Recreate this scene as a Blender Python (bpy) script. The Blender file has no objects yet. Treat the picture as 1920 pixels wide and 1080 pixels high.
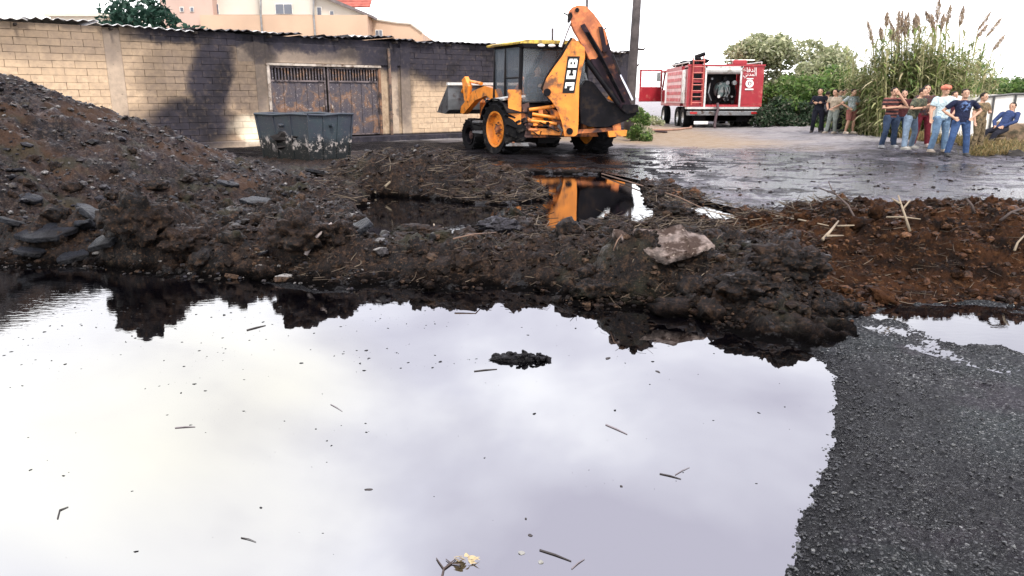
import bpy, bmesh, math, random
import numpy as np
from mathutils import Vector, Matrix, noise as mnoise
R = math.radians
random.seed(7); rng = np.random.default_rng(11)
S = bpy.context.scene
COL = S.collection

# ------------------------------------------------------------------ camera
CAM_H, FPX, PITCH = 1.65, 1400.0, math.atan(360/1400.0)
cd = bpy.data.cameras.new('camera'); cam = bpy.data.objects.new('camera', cd); COL.objects.link(cam)
cam.location = (0, 0, CAM_H); cam.rotation_euler = (math.pi/2-PITCH, 0, 0)
cd.sensor_width = 36; cd.lens = FPX/1920*36; cd.clip_start = .05; cd.clip_end = 3000
S.camera = cam

# ------------------------------------------------------------------ world, sun, exposure
w = bpy.data.worlds.new('World'); S.world = w; w.use_nodes = True
SUN_EL, SUN_AZ = R(52), R(150)       # behind the camera, to the right
def build_world():
    nt = w.node_tree; nt.nodes.clear(); N = nt.nodes.new; L = nt.links.new
    out = N('ShaderNodeOutputWorld'); bg = N('ShaderNodeBackground'); bg.inputs[1].default_value = .1
    sky = N('ShaderNodeTexSky'); sky.sky_type = 'NISHITA'; sky.sun_disc = False
    sky.sun_elevation = SUN_EL; sky.sun_rotation = SUN_AZ; sky.dust_density = 2.5
    tc = N('ShaderNodeTexCoord'); sep = N('ShaderNodeSeparateXYZ'); L(tc.outputs['Generated'], sep.inputs[0])
    def m(op, a, b=None, c=None, clamp=False):
        n = N('ShaderNodeMath'); n.operation = op; n.use_clamp = clamp
        for i, v in enumerate((a, b, c)):
            if v is None: continue
            if isinstance(v, (int, float)): n.inputs[i].default_value = v
            else: L(v, n.inputs[i])
        return n.outputs[0]
    z = m('ABSOLUTE', sep.outputs[2])
    den = m('ADD', z, .22)
    cx = m('DIVIDE', sep.outputs[0], den); cy = m('DIVIDE', sep.outputs[1], den)
    cmb = N('ShaderNodeCombineXYZ'); L(cx, cmb.inputs[0]); L(cy, cmb.inputs[1]); cmb.inputs[2].default_value = 3.1
    nz = N('ShaderNodeTexNoise'); nz.inputs['Scale'].default_value = 1.15; nz.inputs['Detail'].default_value = 5; nz.inputs['Roughness'].default_value = .5
    nz.inputs['Distortion'].default_value = .25
    L(cmb.outputs[0], nz.inputs['Vector'])
    nz2 = N('ShaderNodeTexNoise'); nz2.inputs['Scale'].default_value = .7; nz2.inputs['Detail'].default_value = 2
    L(cmb.outputs[0], nz2.inputs['Vector'])
    # whiteness rises towards the horizon and towards the left
    wv = m('SUBTRACT', .58, z)
    wv = m('MULTIPLY', wv, 2.1)
    wv = m('SUBTRACT', wv, m('MULTIPLY', sep.outputs[0], .62))
    wv = m('ADD', wv, m('MULTIPLY', m('SUBTRACT', nz.outputs[0], .5), 2.7), clamp=True)
    cr = N('ShaderNodeValToRGB'); e = cr.color_ramp.elements
    e[0].position = 0; e[0].color = (.50, .485, .58, 1)
    e[1].position = 1; e[1].color = (1, 1, 1, 1)
    a = cr.color_ramp.elements.new(.35); a.color = (.66, .655, .74, 1)
    a = cr.color_ramp.elements.new(.62); a.color = (.86, .86, .91, 1)
    L(wv, cr.inputs[0])
    mx = N('ShaderNodeMix'); mx.data_type = 'RGBA'; mx.blend_type = 'MULTIPLY'
    L(m('MULTIPLY', m('SUBTRACT', nz2.outputs[0], .52, clamp=True), 5., clamp=True), mx.inputs[0])
    L(cr.outputs[0], mx.inputs[6]); mx.inputs[7].default_value = (1.0, .97, .84, 1)
    sc = N('ShaderNodeVectorMath'); sc.operation = 'SCALE'; L(mx.outputs[2], sc.inputs[0]); sc.inputs['Scale'].default_value = 15.5
    fin = N('ShaderNodeMix'); fin.data_type = 'RGBA'; fin.inputs[0].default_value = .90
    L(sky.outputs[0], fin.inputs[6]); L(sc.outputs[0], fin.inputs[7])
    L(fin.outputs[2], bg.inputs[0]); L(bg.outputs[0], out.inputs[0])
build_world()
sl = bpy.data.lights.new('sun', 'SUN'); sl.energy = 2.1; sl.angle = R(14); sl.color = (1, .93, .82)
so = bpy.data.objects.new('sun', sl); COL.objects.link(so)
sd_ = Vector((math.sin(SUN_AZ)*math.cos(SUN_EL), math.cos(SUN_AZ)*math.cos(SUN_EL), math.sin(SUN_EL)))
so.rotation_euler = (-sd_).to_track_quat('-Z', 'Y').to_euler(); so.location = (6, -8, 20)
S.view_settings.view_transform = 'Standard'; S.view_settings.look = 'None'
S.view_settings.exposure = 1.12; S.view_settings.gamma = 1
S.render.engine = 'CYCLES'; S.cycles.max_bounces = 7; S.cycles.use_denoising = True

# ------------------------------------------------------------------ helpers
cp, sp = math.cos(PITCH), math.sin(PITCH)
def ray(px, py):
    u, v = (px-960)/FPX, (540-py)/FPX
    return Vector((u, cp+v*sp, -sp+v*cp))
def W(px, py, d):
    r = ray(px, py); r = r*(d/r.y); return Vector((r.x, d, r.z+CAM_H))
def G(px, py, z=0.):
    r = ray(px, py); r = r*((z-CAM_H)/r.z); return Vector((r.x, r.y, z))

def tag(o, label=None, cat=None, group=None, kind=None):
    if label: o['label'] = label
    if cat: o['category'] = cat
    if group: o['group'] = group
    if kind: o['kind'] = kind
    return o
def empty(name, loc=(0, 0, 0), label=None, cat=None, group=None, rz=0):
    o = bpy.data.objects.new(name, None); COL.objects.link(o); o.location = loc; o.rotation_euler[2] = rz
    o.empty_display_size = .2
    return tag(o, label, cat, group)

class MB:
    """collects simple shapes into one bmesh, local coordinates"""
    def __init__(s): s.bm = bmesh.new()
    def box(s, c, d, M=None, bev=0, taper=None):
        c = Vector(c); r = bmesh.ops.create_cube(s.bm, size=1); vs = r['verts']
        for v in vs:
            q = Vector((v.co.x*d[0], v.co.y*d[1], v.co.z*d[2]))
            if taper and q.z > 0: q.x *= taper; q.y *= taper
            if M: q = M @ q
            v.co = q+c
        if bev:
            es = list({e for v in vs for e in v.link_edges})
            bmesh.ops.bevel(s.bm, geom=es, offset=bev, segments=1, affect='EDGES')
        return s
    def prism(s, pts, y0, y1, T=None):
        """closed (x,z) outline extruded from y0 to y1"""
        a = [s.bm.verts.new((T @ Vector((x, y0, z))) if T else (x, y0, z)) for x, z in pts]
        b = [s.bm.verts.new((T @ Vector((x, y1, z))) if T else (x, y1, z)) for x, z in pts]
        n = len(pts)
        s.bm.faces.new(a[::-1]); s.bm.faces.new(b)
        for i in range(n): s.bm.faces.new((a[i], a[(i+1) % n], b[(i+1) % n], b[i]))
        return s
    def tube(s, pts, rads, n=8, cap=True):
        pts = [Vector(p) for p in pts]
        if not hasattr(rads, '__len__'): rads = [rads]*len(pts)
        rings = []; prev = None
        for i, p in enumerate(pts):
            t = (pts[min(i+1, len(pts)-1)]-pts[max(i-1, 0)])
            if t.length < 1e-9: t = Vector((0, 0, 1))
            t.normalize()
            if prev is None:
                a = t.cross(Vector((0, 0, 1)) if abs(t.z) < .9 else Vector((1, 0, 0))).normalized()
            else: a = (prev-t*prev.dot(t)).normalized()
            prev = a; b = t.cross(a)
            rr = rads[i]; ra, rb = (rr if hasattr(rr, '__len__') else (rr, rr))
            rings.append([s.bm.verts.new(p+a*math.cos(2*math.pi*k/n)*ra+b*math.sin(2*math.pi*k/n)*rb) for k in range(n)])
        for r0, r1 in zip(rings, rings[1:]):
            for k in range(n): s.bm.faces.new((r0[k], r0[(k+1) % n], r1[(k+1) % n], r1[k]))
        if cap:
            s.bm.faces.new(rings[0][::-1]); s.bm.faces.new(rings[-1])
        return s
    def ell(s, c, r, M=None, sub=2, rough=0, seed=0, freq=2.):
        q = bmesh.ops.create_icosphere(s.bm, subdivisions=sub, radius=1)
        for v in q['verts']:
            k = 1.
            if rough: k += rough*mnoise.fractal(v.co*freq+Vector((seed*7.3, seed*1.7, 0)), .8, 2., 4)
            p = Vector((v.co.x*r[0], v.co.y*r[1], v.co.z*r[2]))*k
            if M: p = M @ p
            v.co = p+Vector(c)
        return s
    def lathe(s, prof, c=(0, 0, 0), axis='X', n=24, M=None):
        """prof: list of (radius, offset along axis), closed loop"""
        rings = []
        for k in range(n):
            a = 2*math.pi*k/n; ring = []
            for r, h in prof:
                if axis == 'X': p = Vector((h, r*math.cos(a), r*math.sin(a)))
                elif axis == 'Y': p = Vector((r*math.cos(a), h, r*math.sin(a)))
                else: p = Vector((r*math.cos(a), r*math.sin(a), h))
                if M: p = M @ p
                ring.append(s.bm.verts.new(p+Vector(c)))
            rings.append(ring)
        m = len(prof)
        for k in range(n):
            a, b = rings[k], rings[(k+1) % n]
            for i in range(m):
                try: s.bm.faces.new((a[i], a[(i+1) % m], b[(i+1) % m], b[i]))
                except ValueError: pass
        return s
    def build(s, name, m, parent=None, T=None, smooth=False, loc=None, auto=None):
        if T is not None: bmesh.ops.transform(s.bm, matrix=T, verts=s.bm.verts)
        if loc is not None:
            for v in s.bm.verts: v.co -= Vector(loc)
        bmesh.ops.recalc_face_normals(s.bm, faces=s.bm.faces)
        me = bpy.data.meshes.new(name); s.bm.to_mesh(me); s.bm.free()
        if m: me.materials.append(m)
        if smooth: me.polygons.foreach_set('use_smooth', [True]*len(me.polygons))
        o = bpy.data.objects.new(name, me); COL.objects.link(o)
        if loc is not None: o.location = loc
        if parent: o.parent = parent
        if auto:
            me.polygons.foreach_set('use_smooth', [True]*len(me.polygons))
            me.set_sharp_from_angle(angle=R(auto))
        return o

def np_mesh(name, V, F, m, parent=None, smooth=False, loc=(0, 0, 0)):
    """V (n,3); F (k,3) or (k,4)"""
    V = np.asarray(V, dtype=np.float32); F = np.asarray(F, dtype=np.int32)
    me = bpy.data.meshes.new(name); k = F.shape[1]
    me.vertices.add(len(V)); me.vertices.foreach_set('co', V.ravel())
    me.loops.add(F.size); me.loops.foreach_set('vertex_index', F.ravel())
    me.polygons.add(len(F)); me.polygons.foreach_set('loop_start', np.arange(0, F.size, k, dtype=np.int32))
    me.polygons.foreach_set('use_smooth', np.full(len(F), smooth))
    me.update(calc_edges=True); me.validate()
    if m: me.materials.append(m)
    o = bpy.data.objects.new(name, me); COL.objects.link(o); o.location = loc
    if parent: o.parent = parent
    return o

# ---- numpy gradient noise
def _h(ix, iy, seed):
    n = (ix*374761393+iy*668265263+seed*974711) & 0xffffffff
    n = ((n ^ (n >> 13))*1274126177) & 0xffffffff
    return ((n ^ (n >> 16)) & 0xffff)/65535.*2*np.pi
def pnoise(x, y, seed=0):
    x = np.asarray(x, float); y = np.asarray(y, float)
    ix = np.floor(x).astype(np.int64); iy = np.floor(y).astype(np.int64); fx = x-ix; fy = y-iy
    def g(dx, dy):
        a = _h(ix+dx, iy+dy, seed); return np.cos(a)*(fx-dx)+np.sin(a)*(fy-dy)
    u = fx*fx*fx*(fx*(fx*6-15)+10); v = fy*fy*fy*(fy*(fy*6-15)+10)
    a = g(0, 0)*(1-u)+g(1, 0)*u; b = g(0, 1)*(1-u)+g(1, 1)*u
    return (a*(1-v)+b*v)*1.5
def fbm(x, y, oct=4, seed=0, gain=.5):
    s = 0; a = 1; f = 1
    for i in range(oct):
        s = s+a*pnoise(x*f+i*17.3, y*f-i*9.1, seed+i); a *= gain; f *= 2.03
    return s
def ridged(x, y, oct=4, seed=0):
    s = 0; a = .6; f = 1
    for i in range(oct):
        s = s+a*(1-2*np.abs(pnoise(x*f, y*f, seed+i))); a *= .5; f *= 2.1
    return s
def sstep(a, b, x):
    t = np.clip((x-a)/(b-a), 0, 1); return t*t*(3-2*t)
def poly_sd(poly, x, y):
    """signed distance, positive inside"""
    P = np.array(poly); d = np.full(x.shape, 1e9); ins = np.zeros(x.shape, bool)
    for (ax, ay), (bx, by) in zip(P, np.roll(P, -1, 0)):
        ex, ey = bx-ax, by-ay; t = np.clip(((x-ax)*ex+(y-ay)*ey)/(ex*ex+ey*ey+1e-12), 0, 1)
        d = np.minimum(d, np.hypot(x-ax-t*ex, y-ay-t*ey))
        c = (ay > y) != (by > y)
        with np.errstate(divide='ignore', invalid='ignore'):
            xi = (bx-ax)*(y-ay)/(by-ay if by != ay else 1e-9)+ax
        ins ^= c & (x < xi)
    return np.where(ins, d, -d)

# ------------------------------------------------------------------ materials
class NT:
    def __init__(s, name):
        s.m = bpy.data.materials.new(name); s.m.use_nodes = True; s.t = s.m.node_tree
        s.b = s.t.nodes['Principled BSDF']; s.out = s.t.nodes['Material Output']
    def n(s, k, **kw):
        q = s.t.nodes.new('ShaderNode'+k)
        for a, v in kw.items(): setattr(q, a, v)
        return q
    def l(s, a, b): s.t.links.new(a, b)
    def _in(s, sock, v):
        if isinstance(v, bpy.types.NodeSocket): s.l(v, sock)
        elif v is not None:
            if hasattr(v, '__len__') and len(v) == 3 and sock.type == 'RGBA': v = (*v, 1)
            sock.default_value = v
    def math(s, op, a, b=None, c=None, clamp=False):
        q = s.n('Math', operation=op, use_clamp=clamp)
        for i, v in enumerate((a, b, c)): s._in(q.inputs[i], v)
        return q.outputs[0]
    def vm(s, op, a, b=None):
        q = s.n('VectorMath', operation=op); s._in(q.inputs[0], a); s._in(q.inputs[1], b)
        return q.outputs['Value'] if op in ('DOT_PRODUCT', 'LENGTH', 'DISTANCE') else q.outputs[0]
    def pos(s): return s.n('NewGeometry').outputs['Position']
    def obj(s): return s.n('TexCoord').outputs['Object']
    def noise(s, vec, scale, detail=4, rough=.55, dist=0):
        q = s.n('TexNoise'); s._in(q.inputs['Vector'], vec)
        q.inputs['Scale'].default_value = scale; q.inputs['Detail'].default_value = detail
        q.inputs['Roughness'].default_value = rough; q.inputs['Distortion'].default_value = dist
        return q.outputs[0]
    def voro(s, vec, scale, feature='F1', out='Distance'):
        q = s.n('TexVoronoi', feature=feature); s._in(q.inputs['Vector'], vec); q.inputs['Scale'].default_value = scale
        return q.outputs[out]
    def ramp(s, f, stops, interp='LINEAR'):
        q = s.n('ValToRGB'); s._in(q.inputs[0], f); cr = q.color_ramp; cr.interpolation = interp
        for i, (p, c) in enumerate(stops):
            e = cr.elements[i] if i < 2 else cr.elements.new(p)
            e.position = p; e.color = (*c, 1) if hasattr(c, '__len__') else (c, c, c, 1)
        return q.outputs[0]
    def mix(s, f, a, b, blend='MIX'):
        q = s.n('Mix', data_type='RGBA', blend_type=blend); s._in(q.inputs[0], f); s._in(q.inputs[6], a); s._in(q.inputs[7], b)
        return q.outputs[2]
    def maprange(s, v, a, b, c=0., d=1., smooth=True):
        q = s.n('MapRange', interpolation_type='SMOOTHSTEP' if smooth else 'LINEAR'); s._in(q.inputs[0], v)
        for i, x in enumerate((a, b, c, d)): s._in(q.inputs[1+i], x)
        return q.outputs[0]
    def attr(s, name): return s.n('Attribute', attribute_name=name).outputs['Fac']
    def bump(s, h, strength=.3, dist=.02, prev=None):
        q = s.n('Bump'); q.inputs['Strength'].default_value = strength; q.inputs['Distance'].default_value = dist
        s._in(q.inputs['Height'], h)
        if prev: s.l(prev, q.inputs['Normal'])
        return q.outputs[0]
    def set(s, **kw):
        al = dict(col='Base Color', rough='Roughness', metal='Metallic', ior='IOR', spec='Specular IOR Level', nor='Normal',
                  alpha='Alpha', coat='Coat Weight', trans='Transmission Weight', sss='Subsurface Weight', coatr='Coat Roughness', sheen='Sheen Weight')
        for k, v in kw.items(): s._in(s.b.inputs[al[k]], v)
        return s.m
_mc = {}
def mat(name, col, rough=.6, metal=0., var=.25, scale=4., bump=.15, bscale=30., bdist=.005, dirt=None, dirtamt=.5, dscale=3., coat=0., spec=.5, wear=None):
    if name in _mc: return _mc[name]
    t = NT(name); p = t.obj(); n1 = t.noise(p, scale, 5)
    c = Vector(col); c1 = t.mix(t.maprange(n1, .3, .7), tuple(c*(1-var)), tuple(Vector([min(1, x*(1+var)) for x in c])))
    r = rough
    if dirt is not None:
        n2 = t.noise(p, dscale, 6, .65)
        f = t.maprange(n2, .62-dirtamt*.35, .78-dirtamt*.35)
        c1 = t.mix(f, c1, dirt); r = t.maprange(f, 0, 1, rough, min(1, rough+.25), smooth=False)
    if wear is not None:
        f2 = t.maprange(t.noise(p, dscale*4, 8, .7), .60, .68)
        c1 = t.mix(f2, c1, wear)
    t.set(col=c1, rough=r, metal=metal, coat=coat, spec=.15 if max(col) < .05 and spec == .5 else spec)
    if bump: t.set(nor=t.bump(t.noise(p, bscale, 5, .6), bump, bdist))
    _mc[name] = t.m; return t.m
# ================================================================== TERRAIN
def gp(lst): return [tuple(G(x, y)[:2]) for x, y in lst]
MAIN = gp([(-500, 492), (-200, 496), (0, 505), (110, 500), (230, 512), (330, 522), (400, 530), (470, 524), (540, 545), (640, 548), (720, 540), (820, 548),
           (920, 546), (1010, 552), (1070, 572), (1150, 580), (1215, 578), (1270, 592), (1340, 612), (1400, 640), (1470, 648), (1525, 668), (1552, 700), (1563, 745),
           (1558, 800), (1545, 860), (1512, 925), (1488, 985), (1468, 1040), (1462, 1085)])+[(1.15, 2.0), (.9, 1.2), (.3, .4), (-3, -.5), (-9, 0), (-14, 6)]
POND = gp([(700, 368), (672, 392), (690, 432), (760, 442), (800, 428), (845, 442), (905, 444), (930, 405), (985, 398), (1010, 404), (1022, 428), (1050, 442), (1095, 432),
           (1115, 412), (1160, 410), (1200, 418), (1232, 408), (1222, 388), (1200, 362), (1190, 345), (1150, 328), (1000, 326), (990, 345), (1035, 362), (1020, 378), (950, 386), (860, 382), (790, 372)])
POND2 = gp([(1292, 384), (1300, 404), (1345, 418), (1385, 420), (1372, 400), (1330, 385)])
POND3 = gp([(1398, 434), (1415, 448), (1450, 450), (1440, 436)])
POND4 = gp([(690, 436), (700, 447), (760, 446), (750, 436)])
# mud and rubble zone: everything between the puddle and the open asphalt
MUD = gp([(-700, 498), (0, 508), (200, 518), (470, 532), (700, 550), (1000, 562), (1100, 590), (1200, 600), (1400, 660), (1480, 660), (1560, 650), (1600, 610), (1640, 575),
          (1800, 575), (2100, 590), (2600, 590)])+[tuple(W(2600, 400, 8.9)[:2])]+gp([(2300, 385), (1920, 402), (1600, 398), (1480, 405), (1400, 398), (1310, 372), (1260, 348), (1200, 322),
          (1100, 318), (1000, 318), (900, 296), (700, 286), (480, 300), (400, 296), (300, 290), (0, 270), (-900, 270), (-1500, 330)])
ROADF = gp([(930, 318), (1100, 318), (1230, 345), (1330, 380), (1420, 404), (1920, 404), (2300, 394), (2200, 312), (1900, 298), (1500, 286), (1300, 276), (1170, 278), (1000, 290)])
VERGE = gp([(1650, 575), (1660, 600), (1720, 628), (1800, 645), (1930, 672), (2300, 700), (2300, 600), (1930, 585), (1780, 575)])
CONE = (-10.6, 12.0, 2.95, .425)
def lump(x, y, px, py, d, r, h, ry=None, p=2.):
    c = W(px, py, d); ry = ry or r
    q = ((x-c.x)/r)**2+((y-d)/ry)**2
    return h*np.clip(1-q**(p/2), 0, None)**.6
def H(x, y, masks=False):
    x = np.asarray(x, float); y = np.asarray(y, float)
    sm = poly_sd(MAIN, x, y); smj = sm+.035*fbm(x*6, y*6, 3, 5)+.10*fbm(x*1.3, y*1.3, 2, 8)*sstep(5.0, 5.8, y)
    sp_ = poly_sd(POND, x, y)+.10*fbm(x*2.2, y*2.2, 3, 21)
    for P in (POND2, POND3, POND4): sp_ = np.maximum(sp_, poly_sd(P, x, y)+.05*fbm(x*4, y*4, 3, 22))
    mud_sd = poly_sd(MUD, x, y)+.14*fbm(x*1.7, y*1.7, 4, 31)
    mud = sstep(-.12, .12, mud_sd)
    # asphalt: shallow bank rising from the puddle, slow undulation, stone relief
    far = sstep(12, 25, y)
    asp = .004+.018*np.clip(-smj, 0, 1.6)**.7+.010*fbm(x*.9, y*.9, 3, 3)*(1-far*.4)+.0036*fbm(x*34, y*34, 3, 4, .6)*(1-sstep(5, 8, y))+.003*fbm(x*9, y*5, 3, 44)
    asp = asp+.022*sstep(9, 12, y)
    vsd = poly_sd(VERGE, x, y)+.16*fbm(x*3, y*3, 3, 48); vb = sstep(-1.2, -.5, vsd)
    rsd = poly_sd(ROADF, x, y)+.5*fbm(x*.8, y*.5, 3, 49); rb = sstep(8.5, 10, y)
    asp = asp+rb*(.024*(1-sstep(-.2, 1.3, rsd))+.013*fbm(x*1.5, y*2.2, 4, 52, .6)+.005*fbm(x*9, y*9, 3, 53, .6))
    asp = asp+.010*vb-.028*sstep(-.12, .15, vsd)
    # right hand verge rises a little under the bushes
    asp = asp+sstep(0, 3, (x-(8.6+.15*(y-22))))*sstep(18, 23, y)*.12*(1+.5*fbm(x*1.5, y*1.5, 3, 77))
    # berm
    crest = .30+.09*fbm(x*.55, 0*y+3, 2, 12)
    crest = crest+.16*sstep(2.2, 4.2, x)-.03*sstep(-3.8, -2, x)
    berm = crest*sstep(0, np.where(x > 2.2, .85+.7*sstep(2.2, 3.2, x), .85), mud_sd)*sstep(-.02, .75, -smj)
    back = sstep(8.2, 9.8, y)
    mid = sstep(-2.5, -1.9, x)*sstep(3.3, 2.8, x); berm = berm*(1-.62*back*(1-mid))*(1-.86*mid*sstep(6.9, 8.5, y))
    # mid heap and individual lumps
    h = berm
    hx = W(770, 285, 13.6).x
    heap = .62*np.exp(-(((x-hx)/1.75)**2+((y-13.7)/1.15)**2)**1.15)
    heap2 = .30*np.exp(-(((x-W(560, 300, 12).x)/1.3)**2+((y-12.2)/1.2)**2))
    h = np.maximum(h, heap); h = np.maximum(h, heap2*1.0)
    h = np.maximum(h, .10*np.exp(-(((x-W(1240, 340, 12.5).x)/.6)**2+((y-12.4)/.5)**2)))
    h = np.maximum(h, .13*np.exp(-(((x-W(1262, 370, 10.3).x)/.30)**2+((y-10.4)/.3)**2)))
    h = np.maximum(h, .10*np.exp(-(((x-W(1110, 415, 9.5).x)/.45)**2+((y-9.4)/.25)**2)))
    h = np.maximum(h, lump(x, y, 292, 450, 7.75, .52, .50, .60, 3))
    h = np.maximum(h, lump(x, y, 350, 470, 7.6, .45, .33, .45, 2.5))
    h = np.maximum(h, lump(x, y, 585, 450, 7.5, .46, .47, .55, 2.5))
    h = np.maximum(h, lump(x, y, 450, 490, 7.2, .55, .22, .4, 2.5))
    h = np.maximum(h, lump(x, y, 1190, 520, 6.45, .40, .46, .42, 2.2))
    h = np.maximum(h, lump(x, y, 1300, 520, 6.6, .6, .38, .55, 2.2))
    h = np.maximum(h, lump(x, y, 940, 420, 8.7, .42, .20, .3, 2.2))
    # conical soil heap at the left
    r = np.hypot(x-CONE[0], (y-CONE[1])*1.0); r = np.sqrt(r*r+.6)
    ang = np.arctan2(y-CONE[1], x-CONE[0])
    cone = CONE[2]-CONE[3]*r+.10*np.sin(ang*5+1)*sstep(1, 6, r)+.09*fbm(x*.9, y*.9, 3, 51)
    h = np.maximum(h, cone)
    conem = sstep(.05, .25, cone-berm*.6)
    # roughness of mud: clods, ridges
    rough = .085*ridged(x*1.9, y*1.9, 4, 61)+.075*fbm(x*4.2, y*4.2, 4, 62, .6)+.014*ridged(x*17, y*17, 2, 63)
    rough = (rough-.02)*(1-.6*mid*sstep(7.4, 8.6, y)*sstep(13, 11.5, y))
    amp = mud*sstep(-.05, .45, h)*(1-.45*conem)
    z = asp*(1-mud)+(h+.015)*mud+rough*(.30+.9*amp)*mud
    # water hollows
    z = np.where(smj > -.30, z*np.clip(sstep(.0, .30, -smj)+.12*(1-mud)+0.12, 0, 1)+0, z)
    z = z-(.02+.14*sstep(0, .6, smj))*sstep(-.03, .05, smj)
    z = z+mud*.035*np.clip(fbm(x*7, y*7, 4, 93, .6), -.3, 1)*sstep(.02, .2, -smj)*sstep(.5, .2, z)
    z = z*(1-sstep(-.18, .02, sp_)*.92)-.13*sstep(-.06, .10, sp_)
    if masks: return z, mud, conem*mud, smj
    return z
def Hs(x, y): return float(H(np.array([x]), np.array([y]))[0])
_dl = np.exp(np.linspace(math.log(1.3), math.log(60), 900))
def hit(px, py):
    """where the sight line through a photo pixel meets the ground"""
    r = ray(px, py); X = r.x/r.y*_dl; Z = r.z/r.y*_dl+CAM_H
    zz = H(X, _dl); k = np.argmax(Z <= zz)
    if k == 0: k = len(_dl)-1
    return Vector((X[k], _dl[k], zz[k]))

rows = np.concatenate([np.linspace(-40, 1.0, 24), np.exp(np.arange(math.log(1.05), math.log(16), .0043)),
                       np.exp(np.arange(math.log(16.05), math.log(60), .011)), np.exp(np.linspace(math.log(60.5), math.log(900), 30))])
ct = np.arange(-.78, .7801, .0023)
cols = np.concatenate([-np.exp(np.linspace(math.log(14), math.log(.79), 36)), ct, np.exp(np.linspace(math.log(.79), math.log(14), 36))])
YY, TT = np.meshgrid(rows, cols, indexing='ij'); XX = TT*(np.clip(YY, 0, None)+.8)
XX = XX+np.where(YY < 0, np.sign(TT)*0, 0)
Z, MUDM, CONEM, SM = H(XX, YY, True)
nr, nc = YY.shape
VT = np.stack([XX, YY, Z], -1).reshape(-1, 3)
idx = np.arange(nr*nc).reshape(nr, nc)
FT = np.stack([idx[:-1, :-1], idx[:-1, 1:], idx[1:, 1:], idx[1:, :-1]], -1).reshape(-1, 4)
fm = (MUDM.ravel()[FT].mean(1)); fc = (CONEM.ravel()[FT].mean(1))

def ground_material():
    t = NT('wet_asphalt'); p = t.pos(); sx = t.n('SeparateXYZ'); t.l(p, sx.inputs[0]); X, Y, ZZ = sx.outputs
    st = t.voro(p, 66, out='Color'); stg = t.n('SeparateColor'); t.l(st, stg.inputs[0])
    edge = t.voro(p, 66, 'DISTANCE_TO_EDGE')
    f1 = stg.outputs[0]
    stone = t.ramp(f1, [(0, (.004, .004, .005)), (.42, (.019, .020, .022)), (.74, (.080, .086, .088)), (1, (.40, .41, .41))])
    gap = t.maprange(edge, .04, .20); gap = t.math('MULTIPLY', gap, t.maprange(t.noise(p, 70, 3, .7), .32, .55))
    c = t.mix(gap, (.0025, .0025, .0035), stone)
    big = t.noise(p, 1.3, 5, .6)
    c = t.mix(t.maprange(big, .35, .7), c, t.mix(.40, c, (.012, .024, .023)))
    c = t.mix(t.maprange(t.noise(t.vm('ADD', p, (7, 3, 0)), 2.1, 5, .6), .52, .66, 0, .45), c, (.030, .020, .030)); c = t.mix(t.maprange(t.noise(t.vm('ADD', p, (1, 9, 4)), 3.2, 6, .7), .54, .62, 0, .6), c, (.004, .004, .005))
    c = t.mix(t.maprange(t.math('ADD', ZZ, t.math('MULTIPLY', big, .006)), .026, .012, 0, .9), c, (.004, .004, .005))
    # far road: pale concrete grey with wet sheen painted in, and tan dust
    farf = t.maprange(Y, 7.5, 11.)
    fn = t.noise(p, .9, 6, .65)
    fcol = t.mix(t.maprange(fn, .40, .60), (.020, .019, .023), (.20, .19, .225))
    fcol = t.mix(t.maprange(t.noise(p, 5, 7, .8), .46, .60), fcol, (.004, .0035, .0045))
    c = t.mix(farf, c, fcol)
    # pale road further on, base colour lightened to paint its sheen
    road = t.maprange(t.math('ADD', Y, t.math('MULTIPLY', t.math('SUBTRACT', t.noise(p, .35, 4), .5), 9.)), 21.5, 25.5)
    rc = t.mix(t.maprange(t.noise(p, .6, 5), .35, .65), (.26, .25, .26), (.34, .32, .32)); rc = t.mix(t.maprange(t.noise(p, 1.7, 7, .7), .50, .62, 0, .5), rc, (.10, .09, .09))
    # tan strip of dust between the yard and the fire engine
    tanm = t.math('MULTIPLY', t.maprange(t.math('SUBTRACT', Y, t.math('MULTIPLY', X, -.9)), 27, 31), t.maprange(t.math('ADD', X, t.math('MULTIPLY', t.noise(p, .5, 4), 3.)), 12.5, 8.5))
    rc = t.mix(tanm, rc, (.36, .27, .18))
    c = t.mix(road, c, rc)
    # sooty, oily black ground by digger and wall, doubling as painted contact shade
    d = t.vm('DISTANCE', p, (-3., 19.5, 0)); oil_shade = t.maprange(t.math('ADD', d, t.math('MULTIPLY', t.noise(p, .8, 4), 5.)), 12.2, 9.4)
    oil_shade = t.math('MULTIPLY', oil_shade, .93)
    c = t.mix(oil_shade, c, (.0022, .0018, .0026))
    g = t.maprange(t.noise(p, 2.5, 5, .65), .42, .60)
    rgh = t.maprange(g, 0, 1, .16, .42)
    rgh = t.math('ADD', rgh, t.math('MULTIPLY', t.math('MAXIMUM', road, oil_shade), .35), clamp=True)
    glint = t.maprange(t.noise(p, 62, 3, .7), .57, .63)
    spc = t.math('SUBTRACT', t.math('ADD', .14, t.math('ADD', t.math('MULTIPLY', glint, .62), t.math('MULTIPLY', farf, .25))), t.math('MAXIMUM', t.math('MULTIPLY', farf, .25), t.math('MULTIPLY', oil_shade, .40)))
    b1 = t.bump(t.math('MULTIPLY', gap, t.math('ADD', f1, .3)), .9, .014)
    b2 = t.bump(t.noise(p, 14, 7, .75), .8, .05, b1)
    t.set(col=c, rough=rgh, nor=b2, spec=spc)
    return t.m
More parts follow.
